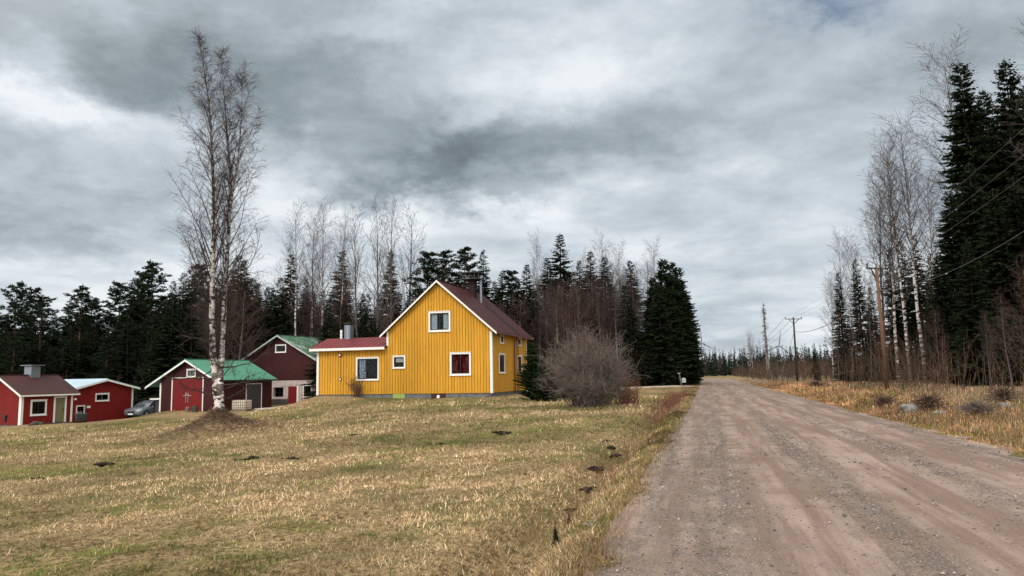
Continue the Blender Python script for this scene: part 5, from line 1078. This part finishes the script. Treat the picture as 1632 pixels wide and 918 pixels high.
# --- far woods, thickets
def far_wood():
    rng = np.random.default_rng(61); Vs, Fs, Cs = [], [], []; n0 = 0
    for i in range(1700):
        a = rng.uniform(.02, .62); D = rng.uniform(280, 520); x = math.sin(a) * D; y = math.cos(a) * D; H_ = rng.uniform(7, 11.5) * (1 if rng.random() < .85 else 1.25); W_ = H_ * rng.uniform(.10, .17); m = 110; q = rng.uniform(0, 1, m) ** .8; az = rng.uniform(0, 6.28, m); r = W_ * (1 - q) ** .8 * rng.uniform(.3, 1, m)
        c = np.stack([x + r * np.cos(az), y + r * np.sin(az), hz(x, y) + q * H_], 1); sz = (.22 + .6 * (1 - q))[:, None]; d1 = rng.normal(0, .6, (m, 3)) * sz; d2 = rng.normal(0, .6, (m, 3)) * sz; V = np.stack([c - d1 * .5, c + d2, c + d1], 1).reshape(-1, 3)
        Vs.append(V); Fs.append(np.arange(len(V)).reshape(-1, 3) + n0); n0 += len(V); brown = rng.random() < .22; base = np.array([.06, .042, .034]) if brown else np.array([.014, .021, .014]); Cs.append(np.tile(base * rng.uniform(.7, 1.3), (len(V), 1)))
    tag(link_mesh('far_wood', np_mesh('far_wood', np.concatenate(Vs), np.concatenate(Fs), 'spruce_needles', np.concatenate(Cs))), kind='stuff')
far_wood()
def st_pts(n, s0, s1, t0, t1, seed, ps=1.0, pt=1.0, clump=None):
    rng = np.random.default_rng(seed); s = s0 + (s1 - s0) * rng.uniform(0, 1, n) ** ps; t = t0 + (t1 - t0) * rng.uniform(0, 1, n) ** pt; x = s * DS[0] + t * DT[0]; y = s * DS[1] + t * DT[1]
    if clump: k = rng.random(n) < smooth(fbm(x * clump, y * clump + 11, 3), .40, .60) + .04; x, y = x[k], y[k]
    return np.stack([x, y], 1)
REDB = [(.090, .055, .038), (.060, .038, .028), (.13, .085, .058), (.045, .032, .026)]
brush('distant_thicket', st_pts(4200, 105, 290, 9, 75, 3, 1, 1), 1.6, 4.2, REDB, .011, 4, seed=4)
brush('distant_thicket', st_pts(500, 120, 290, -30, -6, 5), 2, 6, [(.10, .06, .05), (.12, .09, .075)], .010, 4, seed=6)
brush('sapling_thicket', st_pts(480, 38, 76, 10, 20, 7, 1, .9, .35), 1.2, 3.6, REDB, .011, 5, seed=8)
brush('sapling_thicket', st_pts(140, 42, 60, 9.2, 14.5, 9, 1, 1), 1.4, 3.4, REDB, .012, 4, seed=10)
brush('roadside_saplings', st_pts(700, 12, 40, 7.2, 16, 11, 1, .8, .5), .4, 1.7, [(.15, .075, .05), (.11, .06, .045), (.19, .12, .08)], .011, 4, seed=12)
brush('roadside_stems', st_pts(900, 13, 30, 6.4, 9.2, 13, 1, 1, .9), .2, .65, [(.17, .09, .055), (.10, .055, .035)], .010, 2, seed=14)
brush('ditch_weeds', st_pts(2000, 8, 56, -2.35, -1.5, 15, .9, 1, .5), .16, .48, [(.19, .085, .05), (.13, .065, .04), (.24, .14, .08)], .009, 3, lean=.3, seed=16)
brush('ditch_weeds', st_pts(240, 30, 54, -2.6, -1.3, 17, 1, 1), .3, .75, [(.17, .07, .045), (.12, .055, .036)], .010, 3, lean=.25, seed=18)
brush('dry_weeds', st_pts(60, 5.5, 11, -2.7, -1.4, 19, 1, 1), .12, .4, [(.10, .12, .03), (.16, .12, .05)], .007, 4, lean=.25, seed=20)
# twigs and litter on the birch mound
def litter():
    rng = np.random.default_rng(66); n = 9000; r = np.abs(rng.normal(0, 1.3, n)); a = rng.uniform(0, 6.283, n); x = BIRCH[0] + r * np.cos(a) * 1.15; y = BIRCH[1] + r * np.sin(a); z = height(x, y) + .01; an = rng.uniform(0, 6.283, n); L = rng.uniform(.08, .32, n); el = rng.uniform(-.2, .7, n); segs = np.stack([x, y, z, np.full(n, .008), x + L * np.cos(an) * np.cos(el), y + L * np.sin(an) * np.cos(el), z + L * np.sin(el), np.full(n, .004)], 1)
    V, f = prisms(segs, 3); pal = np.array([(.20, .12, .08), (.09, .055, .04), (.34, .23, .15), (.26, .15, .10), (.045, .03, .025)]); c = pal[rng.integers(0, 5, n)]
    tag(link_mesh('twig_litter', np_mesh('twig_litter', V, f, 'twigs', np.repeat(c, 6, 0))), kind='stuff')
litter()

# --- molehills, clods for shaded hollows, boulders
def lump(name, x, y, rx_, ry_, rz_, m, label, cat, seed, group=None, sink=.3, sub=3):
    """one rounded boulder, or a crumbly heap of soil lumps when the material is soil"""
    bm = bmesh.new(); rng = np.random.default_rng(seed)
    pieces = [(0, 0, 0, 1.0)] if m != 'soil' else [(0, 0, 0, .62)] + [(rng.normal(0, .55), rng.normal(0, .55), rng.uniform(-.35, .25), rng.uniform(.10, .42)) for _ in range(26)]
    for (ox, oy, oz, ps) in pieces:
        o_ = rng.uniform(0, 50, 3); r = bmesh.ops.create_icosphere(bm, subdivisions=sub if ps > .5 else 2, radius=1); st3 = rng.uniform(.7, 1.3, 3) if m == 'soil' else (1, 1, 1)
        vs = r['verts']; C3 = np.array([v.co[:] for v in vs]); k = 1 + .9 * (fbm(C3[:, 0] * 1.3 + o_[0] + C3[:, 2], C3[:, 1] * 1.3 + o_[1] - C3[:, 2], 3) - .5) + .45 * (fbm(C3[:, 0] * 5 + o_[2], C3[:, 1] * 5 + C3[:, 2] * 4, 2) - .5)
        for v, kk in zip(vs, k): c = v.co; v.co = Vector(((c.x * kk * ps * st3[0] + ox) * rx_, (c.y * kk * ps * st3[1] + oy) * ry_, (c.z * kk * ps * st3[2] + oz) * rz_))
    me = bpy.data.meshes.new(name); bm.to_mesh(me); bm.free(); me.materials.append(M[m]); me.polygons.foreach_set('use_smooth', [m != 'soil'] * len(me.polygons)); o = link_mesh(name, me, None, (x, y, hz(x, y) + rz_ * (1 - sink) * .35)); o.rotation_euler = (0, 0, float(rng.uniform(0, 3)) if m != 'soil' else -ROAD_AZ + (1.2 if cat == 'earth clod' else 0)); tag(o, label, cat, group); return o
def on_ground(px, py, z=-.5):
    d = ray(px, py); lo = 3.0
    for i in range(4000):
        p = d * (lo / d[1]); 
        if p[2] + EYE < hz(p[0], p[1]): break
        lo *= 1.004
    return float(p[0]), float(p[1])
MOLE = [(168, 743, .17, 'biggest dark molehill on the left part of the lawn'), (62, 765, .11, 'flat dark molehill at the far left of the lawn'), (402, 731, .13, 'dark molehill below the birch mound, left of its twin'), (463, 732, .11, 'dark molehill right of its twin below the birch mound'), (377, 735, .10, 'low molehill touching the pair below the birch mound'), (803, 693, .20, 'black pointed molehill in front of the yellow house'), (703, 708, .08, 'tiny molehill in the grass before the yellow house'), (563, 694, .06, 'tiny molehill between the birch mound and the house')]
for i, (px, py, s, lab) in enumerate(MOLE):
    x, y = on_ground(px, py); k = s * math.hypot(x, y) / 17 * .78; lump('molehill', x, y, k * 1.4, k, k * .6, 'soil', lab, 'molehill', 200 + i, 'molehills on the lawn', .2)
CLOD_HOLLOW = [(966, 704, .16, 'farthest dark earth clod standing for a shaded hollow on the ditch edge'), (972, 715, .2, 'second farthest dark earth clod for a shaded hollow on the ditch edge'), (978, 728, .2, 'third dark earth clod for a shaded hollow, nearest the tuft of red weeds'), (945, 750, .24, 'wide dark earth clod for a shaded hollow midway along the ditch edge'), (936, 782, .22, 'dark earth clod for a shaded hollow, below the wide one on the ditch edge'), (905, 815, .22, 'nearest dark earth clod for a shaded hollow beside the ditch'), (838, 757, .07, 'small earth clod in the lawn left of the ditch')]  # dark soil clods; those at the ditch stand in for shaded hollows under turf
for i, (px, py, s, lab) in enumerate(CLOD_HOLLOW):
    x, y = on_ground(px, py); k = s * .95 * (1.0 if y > 12 else .65); lump('clod_hollow', x, y, k * 1.25, k * .5, k * .30, 'soil', lab, 'earth clod', 300 + i, 'earth clods and shaded hollows along the ditch', .15)
for i, (px, py, rx_, rz_, m, lab) in enumerate(((1450, 655, .42, .22, 'boulder', 'pale lichen-covered boulder half buried beside the road'), (1570, 613, .70, .26, 'boulder', 'broad grey boulder before the tall spruces'), (1600, 650, .25, .13, 'boulder', 'small grey stone in the dry grass at right'), (1498, 660, .22, .10, 'boulder', 'low stone in the grass right of the pale boulder'))):
    x, y = on_ground(px, py); lump('boulder', x, y, rx_, rx_ * .75, rz_, m, lab, 'boulder', 400 + i, None, .3)
# young pines sprouting by the ditch
for (px, py, hh, lab) in ((886, 872, .22, 'nearest knee-high green pine seedling by the ditch'), (907, 838, .16, 'second green pine seedling by the ditch, behind the nearest')):
    x, y = on_ground(px, py); plant('sm', x, y, hh, lab, 'pine seedlings by the ditch', 'seedling', wide=.75, sink=.01, name='pine_seedling')
# prone stone heap under the cottage wall
for i, (px, py, r_) in enumerate(((55, 676, .35), (66, 677, .25))): 
    x, y = at(px, py, 54.5)[:2]; lump('boulder', x, y, r_, r_ * .6, r_ * .6, 'dark_stone', ('left' if i == 0 else 'right') + ' of two dark stones lying against the red cottage wall', 'stone', 500 + i, None, .2)

# dead weeds on the mound, bramble heaps in the right verge
_r = np.random.default_rng(71); _a = _r.uniform(0, 6.283, 420); _q = np.abs(_r.normal(0, .55, 420)); brush('mound_weeds', np.stack([BIRCH[0] + _q * np.cos(_a), BIRCH[1] + _q * np.sin(_a)], 1), .06, .26, [(.14, .085, .055), (.07, .05, .035), (.10, .11, .05)], .009, 3, lean=.5, seed=72)
def heap(px, py, W_, H_, lab, seed, tw):
    x, y = on_ground(px, py); rng = np.random.default_rng(seed); segs = []
    for i in range(260):
        r = rng.normal(0, .25) * W_; a = rng.uniform(0, 6.283); p = np.array([r * math.cos(a), r * .6 * math.sin(a), rng.uniform(0, H_) * max(.1, 1 - abs(r) / W_)]); d = np.array([rng.normal(), rng.normal(), rng.uniform(-.1, .8)]); d /= np.linalg.norm(d); limb(rng, p, d, rng.uniform(.2, .8), .009, .004, 3, -.2, .2, segs)
    o = link_mesh('brush_heap', crown_mesh('brush_heap', [(segs, 3)], [tw], rng, .4), None, (x, y, hz(x, y))); tag(o, lab, 'brush heap')
for px_, py_, w_, h_, lab_, s_, t_c in ((1478, 655, 1.3, .5, 'dark twig heap lying over the pale boulder beside the road', 1, (.06, .04, .032)), (1560, 662, .8, .35, 'low grey twig heap in the grass right of the boulder', 2, (.11, .095, .085)), (1300, 618, 2.2, .5, 'long dark brush heap at the edge of the clearing before the pole', 3, (.05, .035, .03)), (1600, 640, 1.2, .5, 'dark bramble heap near the right edge', 4, (.055, .038, .032)), (1410, 648, .9, .35, 'small brown twig heap left of the pale boulder', 5, (.10, .06, .045))):
    heap(px_, py_, w_, h_, lab_, s_, t_c)
